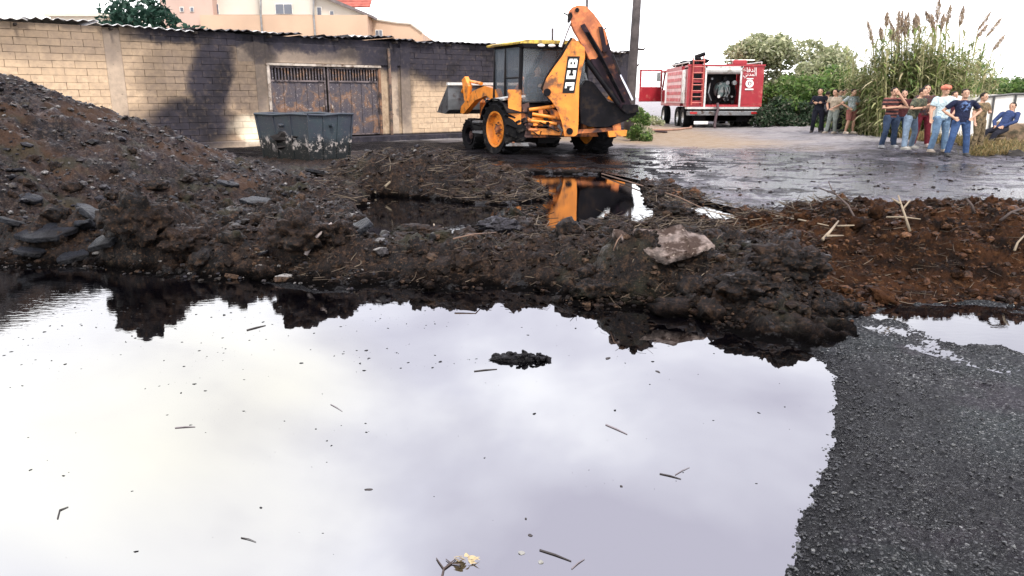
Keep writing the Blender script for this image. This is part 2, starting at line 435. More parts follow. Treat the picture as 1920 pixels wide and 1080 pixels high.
def mud_material(name, a, b, c3, spec=.4, seed=0.):
    t = NT(name); p = t.vm('ADD', t.pos(), (seed, seed*2, 0))
    n1 = t.noise(p, 1.6, 6, .62); n2 = t.noise(p, 13, 6, .7); n3 = t.noise(p, 55, 4, .6)
    c = t.mix(t.maprange(n1, .38, .62), a, b)
    c = t.mix(t.maprange(n2, .50, .66), c, c3); c = t.mix(t.maprange(n2, .47, .36, 0, .85), c, tuple(Vector(a)*.6))
    c = t.mix(t.maprange(n3, .56, .70, 0, .8), c, tuple(Vector(c3)*2.6))  # fine bright flecks paint highlights into the mud colour
    c = t.mix(t.maprange(t.voro(p, 21), .0, .45), tuple(Vector(a)*.4), c)
    hz = t.n('SeparateXYZ'); t.l(t.pos(), hz.inputs[0])
    c = t.mix(t.maprange(t.noise(t.vm('ADD', p, (9, 4, 1)), .75, 4, .6), .50, .62, 0, .75), c, tuple(Vector((.050, .024, .010)))) if seed else c
    c = t.mix(t.maprange(t.noise(t.vm('ADD', p, (3, 14, 7)), 1.1, 4, .6), .54, .66, 0, .5), c, (.028, .030, .014))
    wetf = t.maprange(t.math('ADD', hz.outputs[2], t.math('MULTIPLY', n2, .10)), .06, .18)
    c = t.mix(wetf, tuple(Vector(a)*.35), c)
    slick = t.math('MAXIMUM', t.maprange(t.noise(t.vm('ADD', p, (31, 2, 5)), 2.6, 6, .7), .54, .62), t.math('MULTIPLY', wetf, .5))
    rgh = t.maprange(slick, 0, 1, .9, .30, smooth=False); spec = t.maprange(slick, 0, 1, .03, .40, smooth=False)
    b1 = t.bump(n2, .9, .05); b2 = t.bump(t.noise(p, 48, 6, .75), 1., .022, b1)
    t.set(col=c, rough=rgh, nor=b2, spec=spec)
    return t.m
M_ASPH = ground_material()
M_MUD = mud_material('wet_brown_mud', (.0022, .0014, .0014), (.013, .0065, .0040), (.045, .025, .0140), spec=.16)
M_SOIL = mud_material('dark_heap_soil', (.0032, .0020, .0028), (.018, .0105, .0105), (.060, .043, .032), seed=5., spec=.16)
def rust_mud():
    t = NT('rusty_brown_mud'); p = t.pos(); n1 = t.noise(p, 2.2, 6, .62); n2 = t.noise(p, 17, 6, .7)
    c = t.mix(t.maprange(n1, .38, .62), (.006, .0032, .002), (.042, .018, .008))
    c = t.mix(t.maprange(n2, .52, .72), c, (.10, .050, .024)); c = t.mix(t.maprange(t.voro(p, 17), .0, .45), (.009, .006, .005), c)
    t.set(col=c, rough=t.maprange(n2, .35, .65, .5, .9), nor=t.bump(n2, .9, .05, t.bump(t.noise(p, 60, 5, .7), .8, .012)), spec=.06); return t.m
M_RUST = rust_mud()
def sub_ground(name, mask, m, label=None):
    F = FT[mask]; u, inv = np.unique(F, return_inverse=True)
    o = np_mesh(name, VT[u], inv.reshape(F.shape), m, smooth=True); tag(o, label, kind='structure'); return o
cy_ = YY.ravel()[FT[:, 0]]; cx_ = XX.ravel()[FT[:, 0]]
isr = (fm > .5) & (cx_+.25*pnoise(cx_*1.5, cy_*1.5, 5) > 2.6) & (cy_ < 11)
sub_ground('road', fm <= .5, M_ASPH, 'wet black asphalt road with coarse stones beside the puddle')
sub_ground('mud_bank', (fm > .5) & (fc <= .5) & ~isr, M_MUD, 'dark wet mud bank between the puddle and the yard')
sub_ground('red_mud_bank', isr & (fc <= .5), M_RUST, 'reddish brown mud bank at the right of the puddle')
sub_ground('soil_heap', (fm > .5) & (fc > .5), M_SOIL, 'tall heap of dark soil and rubble at the left')

# ---- water
def water_mat(name, ripple_left=True, ior=3.8):
    t = NT(name); p = t.pos(); sx = t.n('SeparateXYZ'); t.l(p, sx.inputs[0])
    if ripple_left:
        a = t.maprange(t.math('SUBTRACT', sx.outputs[1], t.math('MULTIPLY', sx.outputs[0], .55)), 5.6, 8.6)
    else: a = .25
    mp = t.n('Mapping'); t.l(p, mp.inputs[0]); mp.inputs['Scale'].default_value = (1, 2.2, 1)
    h = t.math('MULTIPLY', t.noise(mp.outputs[0], 9, 3, .5), t.math('ADD', t.math('MULTIPLY', a, 1.), .012))
    film = t.noise(p, .55, 5, .6, 1.2)
    c = t.mix(t.maprange(film, .4, .65), (.0006, .0005, .0008), (.0016, .0014, .0022))
    t.set(col=c, rough=.012, ior=ior, nor=t.bump(h, .16, .008)); return t.m
M_W = water_mat('oily_puddle_water'); M_W2 = water_mat('pond_water', False, 2.2)
def film_mat():
    t = NT('wind_ruffled_film'); p = t.pos(); mp = t.n('Mapping'); t.l(p, mp.inputs[0]); mp.inputs['Scale'].default_value = (1, .8, 1)
    h = t.noise(mp.outputs[0], 7, 8, .75)
    t.set(col=(.0015, .0013, .002), rough=.08, ior=2.6, nor=t.bump(h, .6, .022)); return t.m
M_W3 = film_mat()
def sheet(name, poly, z, m, label):
    me = bpy.data.meshes.new(name); me.from_pydata([(x, y, z) for x, y in poly], [], [list(range(len(poly)))]); me.materials.append(m)
    o = bpy.data.objects.new(name, me); COL.objects.link(o); tag(o, label, kind='structure'); return o
sheet('puddle_water', [(-13, -1), (2.6, -1), (3.6, 7.4), (-9.5, 7.9)], 0., M_W, 'large black oily puddle mirroring the bright sky')
sheet('pond_water', [(-4.5, 7.95), (4.2, 7.42), (5.2, 18.5), (-4.2, 18.5)], 0., M_W2, 'small dark pond behind the mud bank mirroring the digger')
# shallow film standing in the hollows of the road
sheet('road_water', [tuple(G(x, y)[:2]) for x, y in [(900, 322), (1100, 322), (1230, 349), (1330, 384), (1420, 408), (1920, 408), (2350, 398), (2230, 309), (1900, 294), (1500, 283), (1300, 272), (1170, 274), (980, 286)]], .0525, M_W3,
      'thin sheets of rain water standing on the road')
sheet('verge_water', [tuple(G(x, y)[:2]) for x, y in [(1590, 560), (1600, 610), (1700, 660), (1800, 690), (1930, 720), (2300, 770), (2300, 570), (1930, 560), (1800, 556)]], .0262, M_W2,
      'shallow pool on the asphalt below the red mud bank')
# ================================================================== BLOCK WALL WITH SHED ROOF
W0 = W(0, 37, 20.9); W1 = W(930, 85, 31.2); _e = Vector((W1.x-W0.x, W1.y-W0.y, 0)); _e.normalize()
WANG = math.atan2(_e.y, _e.x); WORG = Vector((W0.x, W0.y, 0)); _n = Vector((_e.y, -_e.x, 0))   # _n points to the camera side
def wallmat(name, base_cols, grain=.35, metalish=False):
    t = NT(name); p = t.pos(); d = t.vm('SUBTRACT', p, tuple(WORG))
    s = t.vm('DOT_PRODUCT', d, tuple(_e)); sx = t.n('SeparateXYZ'); t.l(d, sx.inputs[0]); z = sx.outputs[2]
    rnd = t.n('ObjectInfo').outputs['Random']
    n1 = t.noise(p, 1.1, 6, .6); n2 = t.noise(p, 7, 6, .65)
    c = t.mix(rnd, base_cols[0], base_cols[1]); c = t.mix(t.maprange(n2, .35, .7), c, base_cols[2])
    # base colour darkens towards the top
    c = t.mix(t.maprange(z, 1.4, 3.4, 0, .45), c, tuple(Vector(base_cols[0])*.78))
    n1 = t.math('ADD', n1, t.math('MULTIPLY', t.math('SUBTRACT', t.noise(p, 4.5, 6, .65), .5), .25))
    sj = t.math('ADD', s, t.math('MULTIPLY', t.math('SUBTRACT', n1, .5), .9)); zj = t.math('ADD', z, t.math('MULTIPLY', t.math('SUBTRACT', n1, .5), .8))
    def blob(cs, cz, rs, rz, k=1., tilt=0.):
        a = t.math('SUBTRACT', t.math('SUBTRACT', sj, cs), t.math('MULTIPLY', t.math('SUBTRACT', zj, cz), tilt))
        a = t.math('DIVIDE', a, rs); b = t.math('DIVIDE', t.math('SUBTRACT', zj, cz), rz)
        r = t.math('ADD', t.math('MULTIPLY', a, a), t.math('MULTIPLY', b, b)); return t.maprange(r, 1.25, .25, 0, k)
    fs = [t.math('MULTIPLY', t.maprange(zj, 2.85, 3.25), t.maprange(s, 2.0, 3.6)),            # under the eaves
          blob(5.3, 2.1, .90, 2.4, 1., .22), blob(4.6, .8, 1.7, 1.0, 1.), blob(4.4, 2.2, 1.5, 1.6, .55), blob(3.4, .9, .9, .6, .4),
          blob(6.9, 3.15, .9, .75, .9), blob(6.5, 2.1, .9, 1.3, .65),
          t.math('MULTIPLY', t.maprange(zj, 2.45, 3.0, 0, .9), t.maprange(s, 7.5, 10.5, .45, 1.)),
          blob(14.4, 2.95, 3.6, 1.15, 1.), blob(11.9, 3.1, 2.2, .75, 1.), t.math('MULTIPLY', t.maprange(s, 11.6, 12.6), t.maprange(zj, 2.1, 2.7)),
          t.math('MULTIPLY', t.maprange(sj, 14.0, 15.5), t.maprange(zj, 1.1, 1.9)), t.maprange(sj, 16., 18.5, 0, .93),
          t.math('MULTIPLY', t.maprange(z, .34, .27), t.maprange(s, 6.6, 7.6)),
          blob(12.3, 1.9, .35, 1.6, .55), blob(7.0, 1.0, .35, 1.4, .35)]
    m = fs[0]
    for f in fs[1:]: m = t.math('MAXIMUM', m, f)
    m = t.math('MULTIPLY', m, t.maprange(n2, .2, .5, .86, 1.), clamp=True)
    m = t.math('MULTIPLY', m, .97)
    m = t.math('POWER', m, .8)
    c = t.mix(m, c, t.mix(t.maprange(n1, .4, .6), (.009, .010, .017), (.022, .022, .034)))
    # bleached streak beside the plume, at the foot of the wall
    wl = t.math('MULTIPLY', blob(6.35, .62, .75, .45, .8), t.math('SUBTRACT', 1., m))
    c = t.mix(wl, c, (.80, .74, .58))
    c = t.mix(t.maprange(t.noise(p, 11, 6, .75), .60, .70, 0, .75), c, (.07, .055, .05))
    t.set(col=c, rough=.9, spec=.2, nor=t.bump(t.noise(p, 28, 6, .7), .5, .012)); return t.m
M_BLOCK = wallmat('sooty_concrete_block', ((.52, .385, .255), (.62, .465, .31), (.42, .315, .22)))
M_MORTAR = wallmat('sooty_mortar', ((.47, .36, .25), (.47, .36, .25), (.30, .22, .15)))
M_CONC = wallmat('sooty_concrete', ((.46, .36, .27), (.46, .36, .27), (.36, .29, .22)))
wall = empty('block_wall', WORG, 'long block wall of the low shed with soot plumes and a wavy tin roof', 'wall', rz=WANG)
S0, S1, GA, GB = -7., 24.5, 7.12, 11.2
ZB, CH, BL = .26, .195, .555
m = MB(); m.box(((S0+GA-.1)/2, .125, 1.85), (GA-.1-S0, .17, 3.4)); m.box(((GB+.1+S1)/2, .125, 1.85), (S1-GB-.1, .17, 3.4)); m.box(((GA+GB)/2, .125, 3.1), (GB-GA+.2, .17, .9))
m.build('wall_core', M_MORTAR, wall)
m = MB(); m.box(((GA+GB)/2, .10, 3.02), (GB-GA+1.9, .235, .62), bev=.012); m.build('lintel_beam', M_CONC, wall)
for s, wd in ((2.62, .44), (GA-.22, .36), (GB+.62, .28), (GB+1.10, .40), (17.2, .4), (23.9, .4)):
    MB().box((s, .08, 1.85), (wd, .23, 3.3), bev=.012).build('pilaster', M_CONC, wall)
MB().box((8.7, -.25, .12), (31.4, .55, .27), bev=.02).build('concrete_ledge', M_CONC, wall)
bl_me = []
for k in range(6):
    m = MB(); m.box((0, 0, 0), (BL-.009, .13, CH-.008), bev=.004)
    for v in m.bm.verts: v.co += Vector((random.uniform(-1, 1), random.uniform(-1, .4), random.uniform(-1, 1)))*.0035
    o = m.build('block', M_BLOCK, wall); bl_me.append(o.data); bpy.data.objects.remove(o)
slots = []
for r in range(17):
    z = ZB+CH*(r+.5); k = 0
    bounds = ((S0, 2.40), (2.84, GA-.40 if z < 2.72 else GA-.95), (GB+1.30 if z < 2.72 else GB+.95, 17.0), (17.4, S1))
    for b0_, b1_ in bounds:
        s = b0_-(BL/2 if r % 2 else 0)
        while s < b1_-.05:
            a_, e_ = max(s, b0_), min(s+BL, b1_); s += BL
            if e_-a_ < .06: continue
            c = (a_+e_)/2; vis = (c > -.4 and z > 1.95-.30*c and c < 15.6)
            slots.append((0 if vis else 1, c, z, (e_-a_)/BL))
slots.sort()
rest = MB()
for i, (v, c, z, fr_) in enumerate(slots):
    dy = random.uniform(-.006, .006)-(.012 if random.random() < .06 else 0)
    if i < 296 and v == 0:
        o = bpy.data.objects.new('block', random.choice(bl_me)); COL.objects.link(o); o.parent = wall
        o.location = (c, .045+dy, z); o.scale = (fr_, 1, 1); o.rotation_euler = (random.uniform(-.006, .006), random.uniform(-.004, .004), random.uniform(-.01, .01))
    else: rest.box((c, .045+dy, z), (BL*fr_-.016, .13, CH-.013))
tag(rest.build('block_courses', M_BLOCK, wall), kind='stuff')
# loose holes / vent tiles seen dark in the wall
M_DARK = mat('dark_hole', (.015, .013, .012), .9, bump=0)
M_TIN = mat('scorched_tin', (.10, .10, .115), .55, .3, .3, 3, .2, 20, dirt=(.03, .025, .03), dirtamt=.6)
M_TINL = mat('pale_tin', (.62, .62, .62), .5, .2, .15, 3, .1, 20, dirt=(.12, .10, .10), dirtamt=.25)
s = S0-.2; k = 0
while s < S1:
    wd = .92; nx = 14; V = []; F = []
    dz = .05*math.sin(s*1.3)+random.uniform(-.035, .035)+.03; tilt = random.uniform(-.05, .05); out = random.uniform(.12, .26)
    yl = (-out, .4, 1.2, 3.0, 5.0)
    for j, y in enumerate(yl):
        for i in range(nx+1):
            x = wd*i/nx; z = 3.60+dz+tilt*(x-.45)+.026*math.cos(i*math.pi*.5*1.0)+.02*(y+.2)*.9+(random.uniform(-.01, .01) if j == 0 else 0)
            V.append((s+x, y, z)); 
    n1 = nx+1
    for j in range(len(yl)-1):
        for i in range(nx): F.append((j*n1+i, j*n1+i+1, (j+1)*n1+i+1, (j+1)*n1+i))
    nv = len(V); V2 = V+[(a, b, c-.012) for a, b, c in V]; F2 = F+[tuple(q+nv for q in f[::-1]) for f in F]
    for i in range(nx): F2.append((i+1, i, nv+i, nv+i+1))
    o = np_mesh('roof_sheet', V2, F2, M_TINL if random.random() < .42 or s < 3 else M_TIN, wall); s += .86; k += 1
for s in np.arange(-2, 24, 2.3):
    MB().box((s, .35, 3.50), (.06, 1.4, .07)).build('rafter', mat('charred_wood', (.025, .02, .018), .85), wall)
# shed volume behind
MB().box((8.7, 3.1, 1.7), (31.2, 5.8, 3.3)).build('shed_body', M_CONC, wall)

# ---- metal gate
def gatemat():
    t = NT('burnt_gate_sheet'); p = t.obj(); n = t.noise(p, 2.2, 6, .65, .6); n2 = t.noise(p, 9, 6, .7)
    c = t.ramp(n, [(0, (.09, .08, .095)), (.42, (.065, .058, .072)), (.52, (.10, .08, .08)), (.60, (.20, .11, .065)), (.72, (.22, .18, .17)), (1, (.5, .46, .43))])
    c = t.mix(t.maprange(n2, .55, .70), c, (.035, .03, .035)); c = t.mix(t.maprange(t.noise(p, 16, 5, .75), .60, .66), c, (.42, .39, .38))
    t.set(col=c, rough=.65, metal=.2, nor=t.bump(n2, .3, .01)); return t.m
M_GATE = gatemat(); M_GFR = mat('gate_frame_paint', (.40, .35, .30), .6, .1, .3, 5, .2, 30, dirt=(.10, .06, .04), dirtamt=.4)
gate = empty('metal_gate', WORG+_e*GA, 'scorched double metal gate with a pale frame and peeling paint', 'gate', rz=WANG)
GW = GB-GA
m = MB(); m.box((GW/2, -.02, 2.66), (GW+.12, .16, .075)); m.box((.0, -.02, 1.47), (.085, .16, 2.35)); m.build('gate_frame', M_GFR, gate)
MB().box((GW, .0, 1.47), (.09, .16, 2.35)).build('gate_post', mat('rust_post', (.22, .12, .07), .8, .2, dirt=(.05, .04, .04)), gate)
for li in range(2):
    x0 = .06+li*(GW/2); x1 = x0+GW/2-.08
    lf = MB(); 
    for a, b in (((x0+x1)/2, .33), ((x0+x1)/2, 2.58), ((x0+x1)/2, 2.14)): lf.box((a, .03, b), (x1-x0, .05, .05))
    for a in (x0+.025, x1-.025): lf.box((a, .028, 1.46), (.05, .055, 2.3))
    leaf = lf.build('gate_leaf', mat('gate_leaf_frame', (.16, .13, .13), .6, .3, dirt=(.03, .025, .03)), gate)
    n = 9
    for i in range(n):
        a = x0+.05+(i+.5)*(x1-x0-.1)/n; wd = (x1-x0-.1)/n
        MB().prism([(a-wd/2+.004, .36), (a-wd/2+.004, 2.12), (a+wd/2-.004, 2.12), (a+wd/2-.004, .36)], .045+.012*(i % 2), .055+.012*(i % 2)).build('sheet_panel', M_GATE, leaf)
    for i in range(17):
        a = x0+.06+(i+.5)*(x1-x0-.12)/17
        MB().box((a, .035, 2.36), (.045, .02, .40)).build('slat', M_GATE, leaf)
    MB().box((x1-.12 if li == 0 else x0+.12, -.005, 1.25), (.05, .05, .16), bev=.01).build('gate_latch', M_GFR, leaf)
MB().box((GW/2, .12, 1.45), (GW, .04, 2.4)).build('gate_backing', M_DARK, gate)
# drain pipe right of gate
m = MB(); m.tube([(0, 0, .27), (0, 0, 3.3)], .055, 10); m.box((0, .03, 1.0), (.16, .05, .04)); m.box((0, .03, 2.3), (.16, .05, .04))
o = m.build('drain_pipe', mat('pipe_paint', (.16, .10, .07), .6, dirt=(.03, .03, .03)), None); o.location = WORG+_e*(GB+.40)+_n*.09
tag(o, 'dark vertical drain pipe on the wall right of the scorched gate', 'pipe')

# ================================================================== BUILDINGS BEHIND
def pbx(m, x0, y0, x1, y1, d, dep, py=None):
    """box given by its front face corners as seen, front at distance d"""
    a = W(x0, (y0+y1)/2, d); b = W(x1, (y0+y1)/2, d); zt = W(x0, y0, d).z; zb = W(x0, y1, d).z
    m.box(((a.x+b.x)/2, d+dep/2, (zt+zb)/2), (b.x-a.x, dep, zt-zb)); return m
M_PEACH = mat('peach_render', (.44, .31, .22), .85, var=.08, scale=.4, bump=.1, bscale=4)
M_CREAM = mat('cream_render', (.50, .46, .40), .85, var=.06, scale=.4, bump=.1, bscale=4)
M_PINK = mat('pink_render', (.42, .30, .25), .85, var=.08, scale=.4, bump=.1, bscale=4)
M_GLASSD = mat('dark_window_glass', (.10, .11, .14), .12, bump=0, var=.2, scale=.5)
M_WFR = mat('window_frame_white', (.62, .60, .56), .5, bump=0)
M_TILE = mat('red_roof_tile', (.34, .085, .06), .8, var=.3, scale=2)
bd = empty('apartment_house', W(560, 60, 58), 'peach and cream apartment house with a red tiled roof behind the wall', 'house')
def bpart(name, args, mm, par=None, dep=6):
    m = MB(); pbx(m, *args, dep); return m.build(name, mm, par or bd, loc=None)
INV = Matrix.Translation(-Vector(bd.location))
def fix(o): o.data.transform(INV); return o
o = MB(); pbx(o, 382, 28, 692, 190, 57.0, 9); fix(o.build('lower_wall', M_PEACH, bd))
o = MB(); pbx(o, 484, -60, 588, 27.5, 57.6, 8); wl_ = fix(o.build('upper_wall', M_CREAM, bd))
o = MB(); pbx(o, 400, -60, 483.5, 27.5, 58.2, 8); wl2 = fix(o.build('upper_wall', M_CREAM, bd))
o = MB(); pbx(o, 300, -60, 399, 90, 57.3, 10); wl3 = fix(o.build('side_block', M_PINK, bd))
a, b = W(588.3, 0, 57.8), W(690, 0, 57.8); zt, zb, ze = W(588, -12, 57.8).z, W(588, 28, 57.8).z, W(690, 31, 57.8).z
gb = MB().prism([(a.x, ze-.3), (a.x, zt), (b.x, ze), (b.x, ze-.3)], 57.8, 64); gb = fix(gb.build('gable_wall', M_CREAM, bd))
m = MB().prism([(a.x-1, zt+.62), (b.x+.4, ze+.02), (b.x+.4, ze-.16), (a.x-1, zt+.34)], 57.3, 64.4); fix(m.build('eave_board', mat('dark_eave', (.12, .10, .10), .7), bd))
c, d_ = W(600, -20, 60.2), W(694, 10, 60.2)
rf = MB(); 
for i in range(16):
    yy = 60.2+i*.35; zz = W(650, 11, 60.2).z+i*.22
    rf.box(((c.x+d_.x)/2, yy, zz), (d_.x-c.x, .42, .10), Matrix.Rotation(R(30), 3, 'X'))
rf = rf.build('red_roof', M_TILE, bd); fix(rf)
def window(x0, y0, x1, y1, d, par, bars=2):
    m = MB(); pbx(m, x0-1.2, y0-1.2, x1+1.2, y1+1.2, d-.06, .12); fr = fix(m.build('window', M_WFR, par))
    m = MB(); pbx(m, x0, y0, x1, y1, d-.10, .05); fix(m.build('pane', M_GLASSD, fr))
    for i in range(1, bars):
        x = x0+(x1-x0)*i/bars; m = MB(); pbx(m, x-.35, y0, x+.35, y1, d-.13, .05); fix(m.build('mullion', M_WFR, fr))
for q in ((388, 8, 409, 26, 58.2, wl2), (517, 8, 547, 26, 57.6, wl_), (338, 14, 343, 21, 57.3, wl3), (357, 14, 362, 21, 57.3, wl3), (595, 14, 602, 29, 57.8, gb), (619, 21, 625, 29, 57.8, gb)):
    window(*q, bars=2 if q[2]-q[0] > 9 else 1)
for x in (489, 588): 
    m = MB(); m.tube([W(x, -50, 57.0), W(x, 28, 56.95), W(x+3, 66, 56.9), W(x+3, 120, 56.9)], .07, 6); fix(m.build('down_pipe', mat('grey_pipe', (.2, .2, .2), .6), bd))
ann = empty('low_annexe', W(740, 70, 60), 'low tan annexe with stepped roof right of the apartment house', 'building'); INV = Matrix.Translation(-Vector(ann.location))
a = W(692.5, 36, 59); b = W(792, 60, 59); zz = [W(x, y, 59).z for x, y in ((692, 36), (745, 44), (770, 46), (792, 62))]; xs = [W(x, 50, 59).x for x in (692.5, 745, 770, 792)]
aw = fix(MB().prism([(xs[0], 0), (xs[0], zz[0]), (xs[1], zz[1]), (xs[2], zz[2]), (xs[3], zz[3]), (xs[3], 0)], 59, 67).build('wall', M_PEACH, ann))
m = MB(); m.tube([(xs[i], 58.95, zz[i]+.05) for i in range(4)], .10, 6); fix(m.build('parapet_coping', M_CREAM, ann))
window(705, 57, 716, 69, 59, aw, 2)
o = MB(); pbx(o, 96, 29, 194, 60, 110, 8); o.box((W(150, 28, 110).x, 114, W(150, 28, 110).z), (9.5, 9, .4)); o = o.build('distant_building', M_CREAM)
tag(o, 'faint pale building on the far left skyline above the wall', 'building')

# ---- utility pole
b0 = W(1178, 250, 30); b0.z = 0; tp = W(1199, -70, 30)
pole = empty('utility_pole', b0, 'dark leaning utility pole with short steps between digger and fire engine', 'pole'); L_ = tp-b0
M_PW = mat('weathered_pole_wood', (.055, .045, .045), .85, var=.4, scale=3, bump=.5, bscale=12, bdist=.02)
MB().tube([(0, 0, -.1), L_*.3, L_*.6, L_], [.20, .185, .17, .15], 12).build('shaft', M_PW, pole, smooth=True)
def zfrac(py): return (W(1190, py, 30).z)/tp.z
for py, dx in ((92, .42), (122, .22), (168, -.2)):
    p = L_*zfrac(py); m = MB(); m.tube([p, p+Vector((dx*.9, -.05, -.02)), p+Vector((dx, -.05, .06))], [.05, .045, .03], 6); m.build('step_bracket', M_PW, pole)
# thin wire rods poking above the digger from the far side of the wall
for px, y0, y1, lab in ((1101, 0, 14, 'thin dark rod on the skyline just above the digger arm'), (1036, 53, 90, 'thin rod standing behind the digger cab roof')):
    a = W(px, y1, 37); b = W(px, y0-(10 if y0 == 0 else 0), 37); a.z = 3.5
    tag(MB().tube([a, b], .06, 5).build('antenna_rod', M_PW), lab, 'rod')

# ================================================================== BURNT SKIP
sk0 = G(566, 306, 0); SKD = 18.7
def sx(px, py=260): return W(px, py, SKD).x
skip = empty('rubbish_skip', (W(568, 300, SKD).x, SKD, 0), 'burnt dark metal rubbish skip standing in front of the gate', 'skip')
INV = Matrix.Translation(-Vector(skip.location))
def skipmat():
    t = NT('burnt_skip_paint'); p = t.pos(); s = t.n('SeparateXYZ'); t.l(p, s.inputs[0]); n = t.noise(p, 2.4, 6, .65); n2 = t.noise(p, 5, 8, .75)
    z = t.math('ADD', s.outputs[2], t.math('MULTIPLY', t.math('SUBTRACT', n, .5), .5))
    c = t.mix(t.maprange(n, .35, .65), (.030, .036, .052), (.030, .045, .055))
    c = t.mix(t.maprange(z, .75, .50), c, (.006, .009, .010))
    pe = t.math('MULTIPLY', t.math('MULTIPLY', t.maprange(n2, .54, .57), t.maprange(z, .80, .62)), t.maprange(z, .22, .40))
    c = t.mix(pe, c, (.34, .31, .29)); c = t.mix(t.maprange(t.noise(p, 30, 5), .62, .72), c, (.2, .16, .14))
    t.set(col=c, rough=.5, metal=.1, nor=t.bump(n2, .4, .02)); return t.m
M_SKIP = skipmat()
zt = W(566, 215, SKD).z
cor = [W(577, 216, 18.1), W(660, 214, 18.9), W(571, 210, 20.1), W(479, 214, 19.2)]; cxm = sum(c.x for c in cor)/4; cym = sum(c.y for c in cor)/4
def rg_(k, z): return [(cxm+(c.x-cxm)*k, cym+(c.y-cym)*k, z) for c in cor]
V2 = rg_(.88, .02)+rg_(1, zt)+rg_(.84, .08)+rg_(.955, zt)
F2 = [(3, 2, 1, 0), (0, 1, 5, 4), (1, 2, 6, 5), (2, 3, 7, 6), (3, 0, 4, 7), (8, 9, 10, 11), (12, 13, 9, 8), (13, 14, 10, 9), (14, 15, 11, 10), (15, 12, 8, 11), (4, 5, 13, 12), (5, 6, 14, 13), (6, 7, 15, 14), (7, 4, 12, 15)]
fix(np_mesh('skip_body', V2, F2, M_SKIP, skip))
m = MB(); ring = rg_(1.02, zt+.01)
for a, b in zip(ring, ring[1:]+ring[:1]):
    a, b = Vector(a), Vector(b); m.tube([a, a.lerp(b, .35)+Vector((0, 0, -.018)), a.lerp(b, .7)+Vector((0, 0, .012)), b], .034, 6)
fix(m.build('rim', M_SKIP, skip))
for e in range(4):
    for t_ in (0, .34, .67):
        a = Vector(rg_(.885, .05)[e]).lerp(Vector(rg_(.885, .05)[(e+1) % 4]), t_); b = Vector(rg_(1.005, zt-.02)[e]).lerp(Vector(rg_(1.005, zt-.02)[(e+1) % 4]), t_)
        fix(MB().tube([a, a.lerp(b, .5)+Vector((0, -.008, 0)), b], .030 if t_ == 0 else .02, 4).build('rib', M_SKIP, skip))
for e in (0, 3):
    a = Vector(rg_(1.0, zt-.25)[e]).lerp(Vector(rg_(1.0, zt-.25)[(e+1) % 4]), .5); n_ = Vector((a.x-cxm, a.y-cym, 0)).normalized()*.09; fix(MB().tube([a-n_, a+n_], .045, 8).build('lifting_pin', M_SKIP, skip))
# molten residue inside
mm_ = MB().ell((cxm, cym, .6), (.75, .6, .30), sub=3, rough=.5, seed=3); o = fix(mm_.build('burnt_waste', mat('char', (.02, .018, .018), .9, bump=.5), skip))
# ================================================================== DIGGER
BO = Vector((1.05, 22.0, 0.0)); TB = Matrix.Diagonal((1.33, 1, 1, 1)) @ Matrix.Rotation(R(22), 4, 'Z')
M_OR = mat('digger_orange_paint', (.72, .235, .025), .45, var=.14, bump=.08, dirt=(.13, .055, .025), dirtamt=.34, dscale=2.1, wear=(.10, .045, .03))
M_ORD = mat('dirty_orange_paint', (.55, .17, .04), .55, var=.25, bump=.1, dirt=(.07, .035, .03), dirtamt=.62, dscale=2.2, wear=(.05, .03, .03))
M_YEL = mat('cab_roof_yellow', (.60, .42, .07), .6, var=.08, bump=.02, dirt=(.2, .14, .05), dirtamt=.6)
M_BLK = mat('black_steel', (.0045, .004, .006), .5, .2, .4, 3, .15, 20, dirt=(.022, .016, .013), dirtamt=.35)
M_DIP = mat('grimy_dark_steel', (.016, .009, .014), .55, .1, .4, 2, .2, 14, dirt=(.20, .075, .035), dirtamt=.35, dscale=1.3)
M_TYRE = mat('muddy_tyre', (.0045, .0045, .0055), .8, 0, .4, 5, .4, 30, dirt=(.05, .045, .04), dirtamt=.18)
M_CHR = mat('chrome_rod', (.75, .76, .78), .18, 1., bump=0, var=.05)
M_GREY = mat('grey_steel', (.20, .21, .22), .5, .4, .3, 3, .1, 20, dirt=(.07, .05, .04), dirtamt=.4)
M_WHT = mat('white_paint', (.78, .78, .76), .5, bump=0, var=.05, dirt=(.4, .35, .3), dirtamt=.2)
def glassmat(name, col, alpha):
    t = NT(name); t.set(col=col, rough=.04, alpha=alpha, spec=.6); return t.m
M_GL = glassmat('cab_glass', (.16, .19, .22), .30)
dig = empty('backhoe_loader', BO, 'orange backhoe loader seen from behind with folded arm and raised bucket', 'backhoe loader')
def bp(m, name, mm, par=None, smooth=False, auto=None): return m.build(name, mm, par or dig, T=TB, smooth=smooth, auto=auto)
